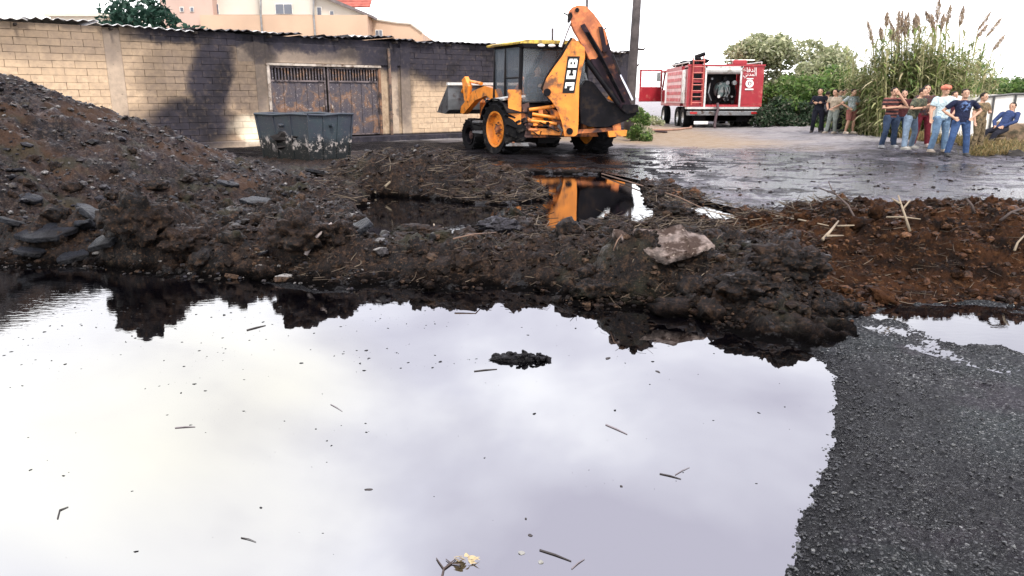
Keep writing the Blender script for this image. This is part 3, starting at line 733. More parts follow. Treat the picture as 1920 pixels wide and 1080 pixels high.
def wheel(x, y, r, wd, side, rimr, lugs, rimmat):
    m = MB(); hw = wd/2
    m.lathe([(r*.62, -hw*.8), (r*.93, -hw), (r, -hw*.6), (r, hw*.6), (r*.93, hw), (r*.62, hw*.8)], (x, y, r), 'X', 32)
    for k in range(lugs):
        for s in (-1, 1):
            a = 2*math.pi*(k+(.5 if s > 0 else 0))/lugs
            Mx = Matrix.Rotation(-a, 3, 'X') @ Matrix.Rotation(R(28)*s, 3, 'Z')
            c = Matrix.Rotation(-a, 3, 'X') @ Vector((s*hw*.48, 0, r*1.01))
            m.box(Vector((x, y, r))+c, (hw*1.05, .055*r/.7, .075*r/.7), Mx)
    t = bp(m, 'wheel', M_TYRE, auto=40)
    m = MB(); o = side*hw
    m.lathe([(0.02, o*.45), (rimr*.45, o*.45), (rimr*.55, o*.25), (rimr*.86, o*.35), (rimr*.90, o*.86), (rimr, o*.92), (rimr*1.02, o*.3), (rimr*1.0, -o*.5), (.02, -o*.5)], (x, y, r), 'X', 28)
    rim = bp(m, 'rim', rimmat, t, auto=35)
    m = MB(); m.lathe([(.01, o*.75), (rimr*.22, o*.72), (rimr*.24, o*.4), (.01, o*.4)], (x, y, r), 'X', 14)
    for k in range(8):
        a = k*math.pi/4; m.box((x+o*.5, y+math.cos(a)*rimr*.36, r+math.sin(a)*rimr*.36), (.04, .04, .04))
    bp(m, 'hub', M_ORD, rim)
wheel(-1.05, 0, .74, .44, -1, .50, 18, M_OR); wheel(1.05, 0, .74, .44, 1, .50, 18, M_OR)
wheel(-.92, 2.15, .48, .32, -1, .27, 15, M_BLK); wheel(.92, 2.15, .48, .32, 1, .27, 15, M_BLK)
m = MB(); m.box((0, 1.2, .72), (.62, 3.9, .34), bev=.02); m.box((0, 2.15, .45), (1.6, .2, .2)); m.box((0, 0, .72), (1.7, .24, .24)); m.box((0, .8, .4), (.4, 1.4, .16)); bp(m, 'chassis', M_BLK)
m = MB(); m.prism([(-.42, .9), (-.42, 1.45), (-.34, 1.56), (.34, 1.56), (.42, 1.45), (.42, .9)], 1.3, 3.15); bp(m, 'bonnet', M_OR)
m = MB(); m.box((0, 3.17, 1.2), (.7, .05, .6)); bp(m, 'grille', M_BLK)
# cab
cx0, cx1, cy0, cy1 = -.76, .80, -.22, 1.28
m = MB(); m.box(((cx0+cx1)/2, (cy0+cy1)/2, 1.22), (cx1-cx0, cy1-cy0, .50), bev=.03); bp(m, 'cab_body', M_BLK)
m = MB()
for a, b in ((cx0, cy0), (cx1, cy0), (cx0, cy1), (cx1, cy1), (cx0, .62), (cx1, .62)):
    m.tube([(a, b, 1.4), (a*.95, b*.98+.01, 3.02)], .042, 6)
for z in (1.47, 3.0):
    k = 1 if z < 2 else .95
    for a, b in (((cx0, cy0), (cx1, cy0)), ((cx1, cy0), (cx1, cy1)), ((cx1, cy1), (cx0, cy1)), ((cx0, cy1), (cx0, cy0))):
        m.tube([(a[0]*k, a[1], z), (b[0]*k, b[1], z)], .04, 6)
m.tube([(cx0, cy0, 2.15), (cx0+.02, .62, 2.15)], .025, 6)
bp(m, 'cab_frame', M_BLK)
for nm, a, b, c, d in (('rear_window', (cx0, cy0), (cx1, cy0), 1.5, 2.97), ('windscreen', (cx0, cy1), (cx1, cy1), 1.5, 2.97)):
    bp(MB().box(((a[0]+b[0])/2, a[1], (c+d)/2), (b[0]-a[0]-.1, .012, d-c)), nm, M_GL)
for x in (cx0, cx1):
    bp(MB().box((x*.98, (cy0+.62)/2, 2.23), (.012, .62-cy0-.08, 1.46)), 'side_window', M_GL)
    bp(MB().box((x*.98, (cy1+.62)/2, 2.23), (.012, cy1-.62-.08, 1.46)), 'side_window', M_GL)
m = MB(); m.prism([(-.86, 3.03), (-.88, 3.07), (-.70, 3.135), (.72, 3.135), (.90, 3.07), (.88, 3.03)], cy0-.26, cy1+.18); bp(m, 'cab_roof', M_YEL)
m = MB(); m.prism([(-.80, 2.93), (-.84, 3.035), (.86, 3.035), (.82, 2.93)], cy0-.30, cy0-.05); vis = bp(m, 'roof_visor', M_BLK)
M_LAMP = mat('lamp_lens', (.85, .85, .82), .15, bump=0, var=.03)
for x in (-.42, -.18, .25, .5): bp(MB().ell((x, cy0-.31, 2.985), (.085, .04, .045), sub=2), 'work_lamp', M_LAMP, vis, smooth=True)
m = MB(); m.box((0, .55, 1.62), (.5, .45, .14), bev=.04); m.box((0, .8, 2.0), (.46, .13, .62), bev=.04); bp(m, 'seat', mat('seat_vinyl', (.03, .03, .035), .6))
m = MB(); m.tube([(0, 1.1, 1.5), (0, .98, 1.98)], .035, 6)
for k in range(16):
    a, b = k*math.pi/8, (k+1)*math.pi/8; m.tube([(.2*math.cos(a), .98+.07*math.sin(a), 2.0+.19*math.sin(a)), (.2*math.cos(b), .98+.07*math.sin(b), 2.0+.19*math.sin(b))], .016, 5, cap=False)
bp(m, 'steering_wheel', M_BLK)
m = MB()
for x in (-.28, -.16, .16, .28): m.tube([(x, -.05, 1.45), (x*.95, -.02, 1.95)], .012, 5); m.ell((x*.95, -.02, 1.97), (.03, .03, .035), sub=1)
bp(m, 'control_levers', M_BLK)
# fenders
for s in (-1, 1):
    pts = []; 
    for k in range(7): a = R(15+k*22); pts.append((.92*math.cos(a), .74+.86*math.sin(a)))
    inn = [(x*.96, .74+(z-.74)*.965) for x, z in pts[::-1]]
    m = MB(); T = Matrix.Rotation(R(90), 3, 'Z')
    m.prism(pts+inn, -s*.80, -s*1.26, T=T); bp(m, 'fender', M_BLK if s < 0 else M_ORD)
m = MB(); m.box((-.98, -.1, 1.60), (.5, .7, .05), Matrix.Rotation(R(-10), 3, 'Y')); bp(m, 'step_plate', mat('pale_metal', (.45, .46, .45), .5, .3, dirt=(.15, .12, .1)))
m = MB(); m.box((-1.05, 1.0, .62), (.5, .5, .06)); m.box((-1.05, 1.0, .92), (.5, .5, .05)); bp(m, 'cab_step', M_GREY)
# loader arms and front bucket
for s in (-1, 1):
    T = Matrix.Rotation(R(90), 3, 'Z')   # (a, z) outline in the y-z plane
    m = MB(); m.prism([(1.0, 1.55), (1.25, 1.85), (1.9, 1.95), (2.7, 1.80), (3.55, 1.32), (3.62, 1.12), (3.42, 1.08), (2.55, 1.52), (1.8, 1.66), (1.2, 1.45)], -s*.62, -s*.76, T=T)
    a = bp(m, 'loader_arm', M_OR)
    bp(MB().tube([(s*.66, 1.2, 1.0), (s*.66, 2.0, 1.5)], .06, 8), 'lift_cylinder', M_BLK, a); bp(MB().tube([(s*.66, 2.0, 1.5), (s*.66, 2.5, 1.68)], .032, 8), 'piston_rod', M_CHR, a)
    bp(MB().tube([(s*.69, 2.3, 2.02), (s*.69, 3.2, 2.12), (s*.69, 3.7, 1.72)], [.05, .045, .05], 8), 'tilt_link', M_OR, a)
    bp(MB().prism([(2.9, 1.95), (3.15, 2.25), (3.35, 2.15), (3.2, 1.5), (3.0, 1.5)], -s*.70, -s*.80, T=T), 'tilt_lever', M_OR, a)
m = MB(); T = Matrix.Rotation(R(90), 3, 'Z')
prof = [(3.62, 2.02), (3.60, 1.55), (3.62, 1.22), (3.85, 1.08), (4.55, 1.12)]; prof2 = [(a+.03, b+.03) for a, b in prof[::-1]]
m.prism(prof+prof2, -1.06, 1.06, T=T)
for s in (-1, 1): m.prism([(3.61, 2.0), (3.60, 1.5), (3.63, 1.2), (3.86, 1.09), (4.5, 1.13), (4.3, 1.35)], s*1.04, s*1.07, T=T)
bk = bp(m, 'loader_bucket', mat('worn_bucket_steel', (.11, .12, .13), .45, .5, .3, 2, .15, 12, dirt=(.05, .04, .04), dirtamt=.4))
bp(MB().box((0, 3.58, 2.03), (2.2, .10, .085)), 'bucket_lip', mat('bare_pale_steel', (.72, .72, .70), .35, .4, dirt=(.3, .26, .2), dirtamt=.2), bk)
# rear frame between stabilisers
m = MB(); m.box((0, -.62, 1.22), (1.9, .12, .14), bev=.01); m.box((0, -.62, .60), (1.9, .12, .14), bev=.01)
for x in (-.9, -.55, .55, .9): m.box((x, -.58, .9), (.09, .16, .62))
m.box((-.35, -.58, .92), (.08, .3, .5), Matrix.Rotation(R(20), 3, 'Y')); bp(m, 'rear_frame', M_ORD)
m = MB()
for i in range(9):
    a = Vector((-.85+random.random()*.3, -.66-random.random()*.12, .75+random.random()*.5)); b = Vector((.0+random.random()*.5, -.7-random.random()*.1, .75+random.random()*.55))
    mid = (a+b)/2+Vector((0, -.08, -.12*random.random())); m.tube([a, (a+mid)/2+Vector((0, 0, .03)), mid, b], .022, 6)
bp(m, 'hydraulic_hoses', M_BLK)
for z, mm in ((.75, M_ORD), (1.05, M_OR), (.9, M_ORD)):
    bp(MB().tube([(-.8, -.74, z), (-.2, -.76, z-.03), (.1, -.76, z)], [.05, .06, .05], 8), 'slide_cylinder', mm)
bp(MB().box((-.32, -.68, .93), (.46, .18, .30), bev=.03), 'valve_block', M_BLK)
def wl(px, py, d): return W(px, py, d)-BO
def wprism(pts, d, th, name, mm, par=None, bev=0, auto=None):
    """outline standing at distance d, real thickness th"""
    P = [wl(x, y, d) for x, y in pts]; m = MB(); m.prism([(p.x, p.z) for p in P], d-BO.y, d-BO.y+th)
    if bev: bmesh.ops.bevel(m.bm, geom=list(m.bm.edges), offset=bev, segments=2, affect='EDGES')
    return m.build(name, mm, par or dig)
def wtube(pts, d, r, name, mm, par=None, n=10):
    return MB().tube([wl(x, y, d) for x, y in pts], r, n).build(name, mm, par or dig, auto=40)
for i in range(16):
    x = 975+random.random()*78; y = 198+random.random()*50; q = [(x, y), (x+random.uniform(-14, 14), y+random.uniform(-8, 12)), (x+random.uniform(-25, 25), y+random.uniform(-4, 16))]
    wtube(q, 20.93+random.random()*.15, random.choice((.02, .03, .045)), random.choice(('hydraulic_hose', 'pipe_fitting')), random.choice((M_BLK, M_BLK, M_ORD, M_GREY)), None, 6)
for i in range(7):
    wprism([(980+i*10, 200+(i*13) % 34), (988+i*10, 200+(i*13) % 34), (988+i*10, 209+(i*13) % 34), (980+i*10, 210+(i*13) % 34)], 20.98, .12, 'bracket', random.choice((M_ORD, M_BLK, M_OR)))
# stabilisers
st = wprism([(952, 168), (978, 168), (977, 233), (966, 235), (958, 240), (953, 232)], 20.95, .26, 'stabiliser', M_OR, bev=.012)
wtube([(961, 232), (961, 274)], 21.05, .085, 'inner_leg', M_ORD, st); wprism([(950, 268), (990, 268), (992, 274), (948, 274)], 20.9, .4, 'foot_pad', M_GREY, st)
st = wprism([(1148, 222), (1164, 220), (1165, 252), (1150, 254)], 20.95, .24, 'stabiliser', M_ORD, bev=.012)
wtube([(1157, 222), (1157, 160)], 21.1, .10, 'inner_leg', M_BLK, st); wprism([(1140, 246), (1176, 244), (1174, 255), (1142, 257)], 20.9, .4, 'foot_pad', M_OR, st)
wprism([(1066, 244), (1160, 238), (1160, 245), (1066, 252)], 21.0, .16, 'cross_beam', M_ORD)
for (a, b, c, d) in ((992, 206, 1040, 199), (990, 226, 1044, 232), (998, 214, 1052, 222)):
    wtube([(a, b), (c, d)], 21.0, .05, 'frame_rail', M_OR)
wprism([(978, 196), (992, 192), (996, 250), (980, 254)], 21.05, .2, 'frame_upright', M_ORD, bev=.01)
wprism([(996, 240), (1056, 243), (1056, 254), (996, 252)], 21.05, .2, 'frame_sill', M_OR, bev=.01)
wprism([(1030, 196), (1052, 205), (1054, 244), (1036, 240)], 21.05, .2, 'frame_upright', M_ORD, bev=.01)
# boom, gooseneck, dipper
DB = 20.75
boom = wprism([(1075, 70), (1097, 90), (1097, 108), (1091, 130), (1085, 155), (1084.5, 232), (1083, 252), (1078, 256), (1058, 256), (1054, 228), (1046, 205), (1035, 188), (1018, 174), (1018, 165), (1024, 148), (1038, 127), (1055, 104), (1066, 84)], DB, .34, 'boom', M_OR, bev=.015)
m = MB(); c = wl(1026, 173, DB); m.lathe([(.001, -.05), (.10, -.05), (.10, .42), (.001, .42)], c, 'Y', 16); m.build('pivot_pin', M_BLK, boom)
m = MB(); c = wl(1068, 246, DB); m.lathe([(.001, -.05), (.09, -.05), (.09, .42), (.001, .42)], c, 'Y', 16); m.build('pivot_pin', M_BLK, boom)
wprism([(1018, 171), (1013, 166), (1026, 138), (1050, 102), (1070, 70), (1076, 72), (1056, 104), (1030, 142), (1021, 160)], DB+.06, .16, 'boom_ram', M_BLK, boom)
wtube([(1051, 88), (1062, 58), (1075, 26)], DB+.08, .055, 'piston_rod', M_CHR, boom)
M_NECK = mat('rusty_orange_paint', (.55, .17, .05), .5, var=.2, bump=.1, dirt=(.30, .09, .04), dirtamt=.5, dscale=1.5, wear=(.10, .05, .04))
neck = wprism([(1068, 38), (1066, 22), (1072, 14), (1084, 9.5), (1099, 11), (1112, 24), (1124, 40), (1137, 61), (1141, 82), (1118, 112), (1105, 112), (1098, 96), (1086, 74), (1076, 58)], DB+.02, .30, 'boom_head', M_NECK, boom, bev=.02)
c = wl(1082, 19, DB+.02); m = MB(); m.lathe([(.001, -.04), (.055, -.04), (.055, .36), (.001, .36)], c, 'Y', 14); m.build('pivot_pin', M_BLK, neck)
wprism([(1066, 26), (1071, 22), (1074, 30), (1068, 42), (1065, 42)], DB-.02, .38, 'link_claw', M_BLK, neck)
wtube([(1068, 30), (1056, 24)], DB+.1, .02, 'hose_fitting', M_BLK, neck, 6); wtube([(1130, 58), (1137, 52)], DB+.1, .02, 'hose_fitting', M_BLK, neck, 6)
dip = wprism([(1103, 100), (1120, 84), (1138, 66), (1145, 98), (1161, 137), (1179, 183), (1186, 204), (1166, 206), (1147, 184), (1116, 138)], DB+.03, .27, 'dipper', M_DIP, dig, bev=.02)
wprism([(1088, 48), (1096, 44), (1132, 104), (1126, 112)], DB-.055, .05, 'dipper_rib', M_DIP, neck); wprism([(1122, 50), (1130, 50), (1139, 96), (1131, 98)], DB-.055, .05, 'dipper_rib', M_DIP, neck)
wtube([(1102, 116), (1140, 168), (1160, 196)], DB-.02, .075, 'dipper_ram', M_BLK, dip)
wtube([(1161, 140), (1173, 163), (1185, 188)], DB+.1, .045, 'piston_rod', M_CHR, dip); wtube([(1146, 104), (1161, 141)], DB+.1, .075, 'bucket_ram', M_BLK, dip)
for j in range(3):
    wtube([(1098+j*3, 60), (1118+j*3, 96+j), (1140+j*3, 140), (1168+j*2, 192)], DB-.05-.02*j, .02, 'hydraulic_hose', M_BLK, dip, 6)
# excavating bucket, folded under the dipper
outl = [(1166, 200), (1188, 196), (1196, 204), (1192, 216), (1170, 228), (1140, 238), (1106, 238), (1090, 232), (1087, 200), (1088, 166), (1100, 150), (1112, 154), (1140, 190)]
eb = wprism(outl, DB+.15, .05, 'digging_bucket', M_BLK, dig, bev=.008)
wprism(outl, DB+1.0, .05, 'bucket_side', M_BLK, eb, bev=.008)
P = [wl(x, y, DB) for x, y in outl]; P = P[:-1]; m = MB()
cen = Vector((sum(p.x for p in P)/len(P), 0, sum(p.z for p in P)/len(P)))
oo = [(p.x, p.z) for p in P[2:11]]; ii = [(cen.x+(x-cen.x)*.95, cen.z+(z-cen.z)*.95) for x, z in oo[::-1]]
m.prism(oo+ii, DB+.19-BO.y, DB+1.01-BO.y); m.build('bucket_shell', M_BLK, eb)
for k in range(5):
    a = wl(1100, 151, DB+.25+k*.17); m = MB(); m.box(a+Vector((-.02, 0, .09)), (.06, .09, .22), Matrix.Rotation(R(-12), 3, 'Y'), taper=.5); m.build('tooth', M_GREY, eb)
wprism([(1168, 196), (1196, 196), (1198, 210), (1176, 214), (1166, 206)], DB-.03, .42, 'bucket_link', M_BLK, eb, bev=.01)
wtube([(1140, 182), (1156, 190), (1168, 202)], DB+.1, .05, 'hose_loop', M_OR, eb)
# lettering on the boom
plate = [(1064.6, 105.5), (1087.4, 105.5), (1077.3, 174.5), (1054.6, 174.5)]
def uv(u, v):  # u along reading direction (upwards), v from baseline (right side) to letter top (left side)
    r0 = Vector(plate[2]).lerp(Vector(plate[1]), u); l0 = Vector(plate[3]).lerp(Vector(plate[0]), u); return r0.lerp(l0, v)
wprism(plate, DB-.012, .010, 'name_plate', mat('plate_black', (.012, .012, .014), .4, bump=0), boom)
LET = {'J': [(.52, .0, .85, 1), (.1, 0, .6, .24), (.1, .0, .36, .42), (.3, .78, .6, 1)],
       'C': [(.1, 0, .40, 1), (.3, 0, .9, .24), (.3, .76, .9, 1), (.62, .2, .9, .36), (.62, .64, .9, .8)],
       'B': [(.1, 0, .38, 1), (.3, 0, .8, .22), (.3, .40, .8, .58), (.3, .78, .8, 1), (.62, .08, .92, .46), (.62, .54, .92, .92)]}
for i, ch in enumerate('JCB'):
    m = MB()
    for k, (a, b, c, d) in enumerate(LET[ch]):
        q = [(a, b), (c, b), (c, d), (a, d)]; q = [uv(.045+(i+x*.93)*.31, .13+y*.74) for x, y in q]
        pp = [wl(s.x, s.y, DB-.02) for s in q]; y0 = DB-.021-BO.y-.0006*k; m.prism([(p.x, p.z) for p in pp], y0, DB-.0125-BO.y)
    m.build('letter', mat('letter_white', (.82, .82, .80), .5, bump=0, var=.04), boom)

# ================================================================== FIRE ENGINE
FO = Vector((W(1357, 200, 39).x, 39.0, 0)); HWD = 1.92
M_RED = mat('fire_red_paint', (.30, .020, .030), .42, var=.10, bump=.03, dirt=(.42, .12, .10), dirtamt=.22)
M_REDL = mat('pale_red_shutter', (.62, .40, .40), .5, .1, .15, 3, .1, 20)
M_SIL = mat('silver_trim', (.62, .62, .60), .4, .4, bump=0, var=.1, dirt=(.3, .28, .25), dirtamt=.3)
M_REDS = mat('faded_red_paint', (.45, .07, .08), .5, dirt=(.6, .4, .4), dirtamt=.3)
eng = empty('fire_engine', FO, 'red fire engine parked with rear pump bay open and cab door swung open', 'fire engine')
def ep(m, name, mm, par=None, auto=None): return m.build(name, mm, par or eng, auto=auto)
Z0, Z1 = 1.12, 3.16; OX0, OX1 = W(1323, 150, 39).x-FO.x, W(1389, 150, 39).x-FO.x; OZ0, OZ1 = 1.22, W(1350, 130, 39).z
m = MB(); L_E = 5.4
m.box((0, L_E/2+.75, (Z0+Z1)/2), (HWD*2-.02, L_E-1.5, Z1-Z0-.02))          # body forward of the pump bay
m.box((0, .38, Z1-.10), (HWD*2-.02, .78, .18)); m.box((0, .38, Z0+.05), (HWD*2-.02, .78, .1))
m.box(((-HWD+OX0)/2, .38, (Z0+Z1)/2), (OX0+HWD-.02, .76, Z1-Z0-.22)); m.box(((HWD+OX1)/2, .38, (Z0+Z1)/2), (HWD-OX1-.02, .76, Z1-Z0-.22))
body = ep(m, 'body', M_RED)
m = MB()
for x in (OX0, OX1): m.box((x, -.02, (Z0+OZ1)/2+.1), (.09, .05, OZ1-Z0+.2))
m.box(((OX0+OX1)/2, -.02, OZ1+.12), (OX1-OX0+.16, .05, .09)); ep(m, 'bay_frame', M_SIL, body)
ep(MB().lathe([(.001, 0), (.20, 0), (.20, OX1-OX0), (.001, OX1-OX0)], (OX0, .14, OZ1-.03), 'X', 14), 'rolled_shutter', M_SIL, body)
ep(MB().box(((OX0+OX1)/2, .74, (Z0+Z1)/2), (OX1-OX0-.05, .03, Z1-Z0-.3)), 'bay_lining', M_BLK, body)
pump = ep(MB().lathe([(.001, -.15), (.34, -.15), (.42, .0), (.42, .2), (.001, .2)], (.0, .45, 1.95), 'Y', 20), 'pump', mat('green_grey_pump', (.06, .09, .09), .5, .3, dirt=(.2, .2, .2)), body, auto=40)
for i in range(11):
    x = random.uniform(OX0+.15, OX1-.15); z = random.choice((1.35, 1.5, 1.62, 2.3, 2.5)); r = random.uniform(.05, .12)
    ep(MB().lathe([(.001, -.12), (r, -.12), (r, .1), (.001, .1)], (x, .2+random.random()*.2, z), 'Y', 12), 'pump_outlet', random.choice((M_GREY, M_GREY, M_BLK, M_SIL, M_BLK)), pump, auto=40)
for i in range(7):
    x = OX0+.2+i*(OX1-OX0-.4)/6; m = MB(); m.tube([(x, .3, 1.4), (x+random.uniform(-.2, .2), .22, 1.8), (x+random.uniform(-.3, .3), .4, 2.3)], .035, 6); ep(m, 'pipe', random.choice((M_GREY, M_BLK, M_BLK)), pump)
# rear ladder
lx0, lx1 = W(1297, 160, 39).x-FO.x, W(1317, 160, 39).x-FO.x
for x in (lx0, lx1): pass
m = MB()
for x in (lx0, lx1): m.tube([(x, -.12, 1.2), (x, -.12, 3.35), (x, .1, 3.55)], .035, 6)
lad = ep(m, 'ladder', mat('ladder_red', (.40, .08, .06), .45, bump=0))
for k in range(8): ep(MB().tube([(lx0, -.12, 1.32+k*.29), (lx1, -.12, 1.32+k*.29)], .025, 6), 'rung', _mc['ladder_red'], lad)
for k in range(3): ep(MB().box(((lx0+lx1)/2, -.012, 1.62+k*.50), (lx1-lx0-.14, .02, .36)), 'locker_vent', M_BLK, body)
# left side: roller shutters with pale slats
for j, (a, b) in enumerate(((.35, 1.05), (1.15, 4.9))):
    sh = ep(MB().box((-HWD-.012, (a+b)/2, 2.12), (.03, b-a, 1.66)), 'side_shutter', M_SIL if j == 0 else M_REDL, body)
    if j:
        for k in range(5):
            ep(MB().box((-HWD-.034, (a+b)/2, 1.45+k*.34), (.03, b-a-.3, .17)), 'shutter_slat', M_REDS, sh)
ep(MB().box((-HWD-.02, 5.15, 2.1), (.03, .42, 1.7)), 'corner_panel', M_WHT, body)
ep(MB().box((0, -.02, Z1-.02), (HWD*2+.06, .06, .09)), 'top_rail', M_RED, body)
# roof gear
m = MB()
for x in (-HWD+.1, HWD-.1): m.tube([(x, .2, 3.3), (x, 5.2, 3.3)], .03, 6); [m.tube([(x, y, 3.14), (x, y, 3.3)], .025, 5) for y in (.2, 1.8, 3.5, 5.2)]
ep(m, 'roof_rail', M_SIL)
m = MB()
for i in range(14): m.ell((-1.2+random.uniform(-.3, .3), .7+i*.32, 3.28+random.uniform(0, .1)), (.32, .22, .14), sub=1, rough=.3, seed=i)
ep(m, 'coiled_hose_load', M_BLK)
m = MB(); m.tube([(lx0+.35, .5, 3.15), (lx0+.35, .5, 3.62)], .08, 8); m.tube([(lx0+.2, .5, 3.55), (lx0+.7, .5, 3.72)], .10, 8); m.ell((lx0+.35, .5, 3.48), (.18, .18, .1), sub=2); ep(m, 'water_monitor', M_BLK, auto=50)
m = MB(); m.box((.75, .4, 3.30), (.7, .3, .22), bev=.03); ep(m, 'roof_box', M_RED); ep(MB().tube([(.1, .4, 3.4), (1.5, .4, 3.4)], .03, 6), 'roof_bar', M_SIL)
# bumper, lights, plate
bm_ = ep(MB().box((0, -.06, .80), (HWD*2-.1, .18, .22), bev=.02), 'bumper', M_GREY); ep(MB().box((0, .15, 1.06), (HWD*2-.1, .5, .10)), 'rear_step', M_SIL)
ep(MB().box((W(1314, 230, 39).x-FO.x, -.02, W(1314, 230, 39).z), (.72, .03, .15)), 'number_plate', M_WHT, bm_)
for s in (-1, 1): ep(MB().box((s*1.55, -.16, .82), (.36, .03, .11)), 'tail_lamp', mat('tail_lamp_red', (.35, .02, .02), .3, bump=0), bm_)
ep(MB().box((0, 3.2, .72), (1.6, 5.6, .6)).box((0, .5, .55), (HWD*1.5, .2, .35)), 'chassis', M_BLK)  # chassis, enlarged by a black box that stands for shade beneath
ep(MB().box((1.62, -.01, .36), (.07, .03, .62), Matrix.Rotation(R(14), 3, 'Y')), 'mud_flap', M_WHT)
for y in (1.25, 2.6, 6.35):
    for s in (-1, 1):
        wd = .62 if y < 3 else .36; x = s*(HWD-.1-wd/2); r = .55; h = wd/2
        tw = ep(MB().lathe([(r*.55, -h*.9), (r*.94, -h), (r, -h*.75), (r, -h*.1), (r*.9, 0), (r, h*.1), (r, h*.75), (r*.94, h), (r*.55, h*.9)], (x, y, r), 'X', 28), 'wheel', M_TYRE, auto=40)
        ep(MB().lathe([(.01, s*h*.4), (.12, s*h*.7), (.16, s*h*.3), (.26, s*h*.35), (.31, s*h*.9), (.33, s*h*.85), (.33, -s*h*.5), (.01, -s*h*.5)], (x, y, r), 'X', 20), 'rim', M_SIL, tw, auto=30)
# cab with open door
m = MB(); m.box((0, 6.5, 1.55), (HWD*2-.3, 1.9, .9), bev=.05); m.box((0, 6.5, 3.05), (HWD*2-.35, 1.9, .14), bev=.04); m.box((0, 5.6, 2.4), (HWD*2-.35, .06, 1.2)); m.box((HWD-.2, 6.5, 2.4), (.06, 1.8, 1.2))
m.tube([(-HWD+.2, 7.4, 1.9), (-HWD+.3, 7.3, 3.0)], .06, 6); m.tube([(HWD-.2, 7.4, 1.9), (HWD-.3, 7.3, 3.0)], .06, 6); cab = ep(m, 'cab', M_RED)
ep(MB().box((-.9, 6.3, 1.9), (.7, .7, .3), bev=.05).box((-.9, 5.95, 2.3), (.65, .18, .7), bev=.05), 'seat', M_BLK, cab)
hx, hy = -HWD+.12, 7.3; A = Vector((hx, hy, 0)); dv = Vector((W(1197, 160, 46).x-FO.x-hx, 46-39-hy-.4, 0)); 
def dq(t, z): return A+dv*t+Vector((0, 0, z))
m = MB(); T = Matrix.Translation(A) @ Matrix.Rotation(math.atan2(dv.y, dv.x), 4, 'Z'); DLn = dv.length
m.box((DLn/2, 0, 1.75), (DLn, .09, .85), bev=.02)
for a in ((0.03, 0, 2.2, 3.1), (DLn-.05, 0, 2.2, 3.1)): m.box((a[0], 0, 2.65), (.09, .08, .95))
m.box((DLn/2, 0, 3.12), (DLn, .08, .09)); dr = m.build('door', M_RED, eng, T=T)
MB().box((DLn/2, -.045*0-.05, 1.75), (DLn*.8, .03, .6)).build('door_lining', M_BLK, dr, T=T); MB().box((DLn/2, 0, 2.65), (DLn-.15, .012, .9)).build('pane', glassmat('door_glass', (.5, .55, .55), .25), dr, T=T)
MB().tube([(.2, -.09, 2.3), (.5, -.12, 2.05), (.8, -.09, 2.3)], .02, 5).build('handle', M_SIL, dr, T=T)
m = MB(); m.box((hx-.18, hy+.1, 2.75), (.2, .12, .5), bev=.03); m.tube([(hx, hy, 3.0), (hx-.18, hy+.1, 3.0)], .02, 5); ep(m, 'mirror', M_BLK, cab)
# writing on the rear right panel (presentation forms, already in visual order)
def arabic(txt, px, py, size, par, d=39):
    c = bpy.data.curves.new('tmp', 'FONT'); c.body = txt; c.size = size; c.extrude = .008; c.align_x = 'CENTER'; c.align_y = 'CENTER'
    o = bpy.data.objects.new('tmp', c); COL.objects.link(o); bpy.context.view_layer.update()
    me = bpy.data.meshes.new_from_object(o.evaluated_get(bpy.context.evaluated_depsgraph_get())); bpy.data.objects.remove(o)
    p = W(px, py, d)-FO
    me.transform(Matrix.Translation((p.x, -.035, p.z)) @ Matrix.Rotation(R(90), 4, 'X')); me.materials.clear(); me.materials.append(M_WHT)
    q = bpy.data.objects.new('lettering', me); COL.objects.link(q); q.parent = par; return q
try:
    arabic('\ufec9\ufe8e\ufed3\ufeaa\ufedf\ufe8d', 1406, 131.5, .30, body); arabic('\ufef2\ufee7\ufeaa\ufee4\ufedf\ufe8d', 1406, 139.5, .26, body)
except Exception as ex: print('font', ex)
p = W(1405, 159, 39)-FO; m = MB()
m.lathe([(.10, -.03), (.20, -.03), (.20, .0), (.10, .0)], (p.x, -.01, p.z+.06), 'Y', 24); m.box((p.x, -.03, p.z-.22), (.42, .02, .07)); m.box((p.x, -.03, p.z+.06), (.08, .02, .1)); m.box((p.x, -.03, p.z+.30), (.34, .02, .05))
ep(m, 'emblem', M_WHT, body)
# hoses on the ground
def hose(pts, r, mm, name, label):
    P = [G(x, y, .05) for x, y in pts]; Q = []
    for i in range(len(P)-1):
        for k in range(6):
            q = P[i].lerp(P[i+1], k/6); q.x += .06*math.sin(i*2.1+k); q.z = max(Hs(q.x, q.y), .02)+r; Q.append(q)
    return tag(MB().tube(Q, r, 6).build(name, mm, smooth=True), label, 'hose')
M_HOSE = mat('canvas_hose', (.30, .17, .12), .8); M_HOSE2 = mat('dark_hose', (.06, .035, .04), .7)
hose([(1178, 262), (1200, 250), (1230, 247), (1262, 246), (1294, 243), (1300, 238)], .05, M_HOSE, 'fire_hose', 'tan fire hose running over the ground from digger to fire engine')
hose([(1172, 254), (1196, 258), (1222, 249), (1255, 251)], .045, M_HOSE2, 'fire_hose', 'short dark hose lying beside the green weeds behind the digger')
m = MB(); q = [FO+Vector((W(1343, 200, 39).x-FO.x, -.2, z)) for z in (1.3, 1.0, .6, .2, .06)]
for i, p in enumerate(q): p.x += .05*math.sin(i*1.7)-.04*i; p.y -= .1*i
m.tube(q, .07, 8); tag(m.build('suction_hose', M_HOSE2, smooth=True), 'dark hose hanging from the pump bay of the fire engine to the ground', 'hose')
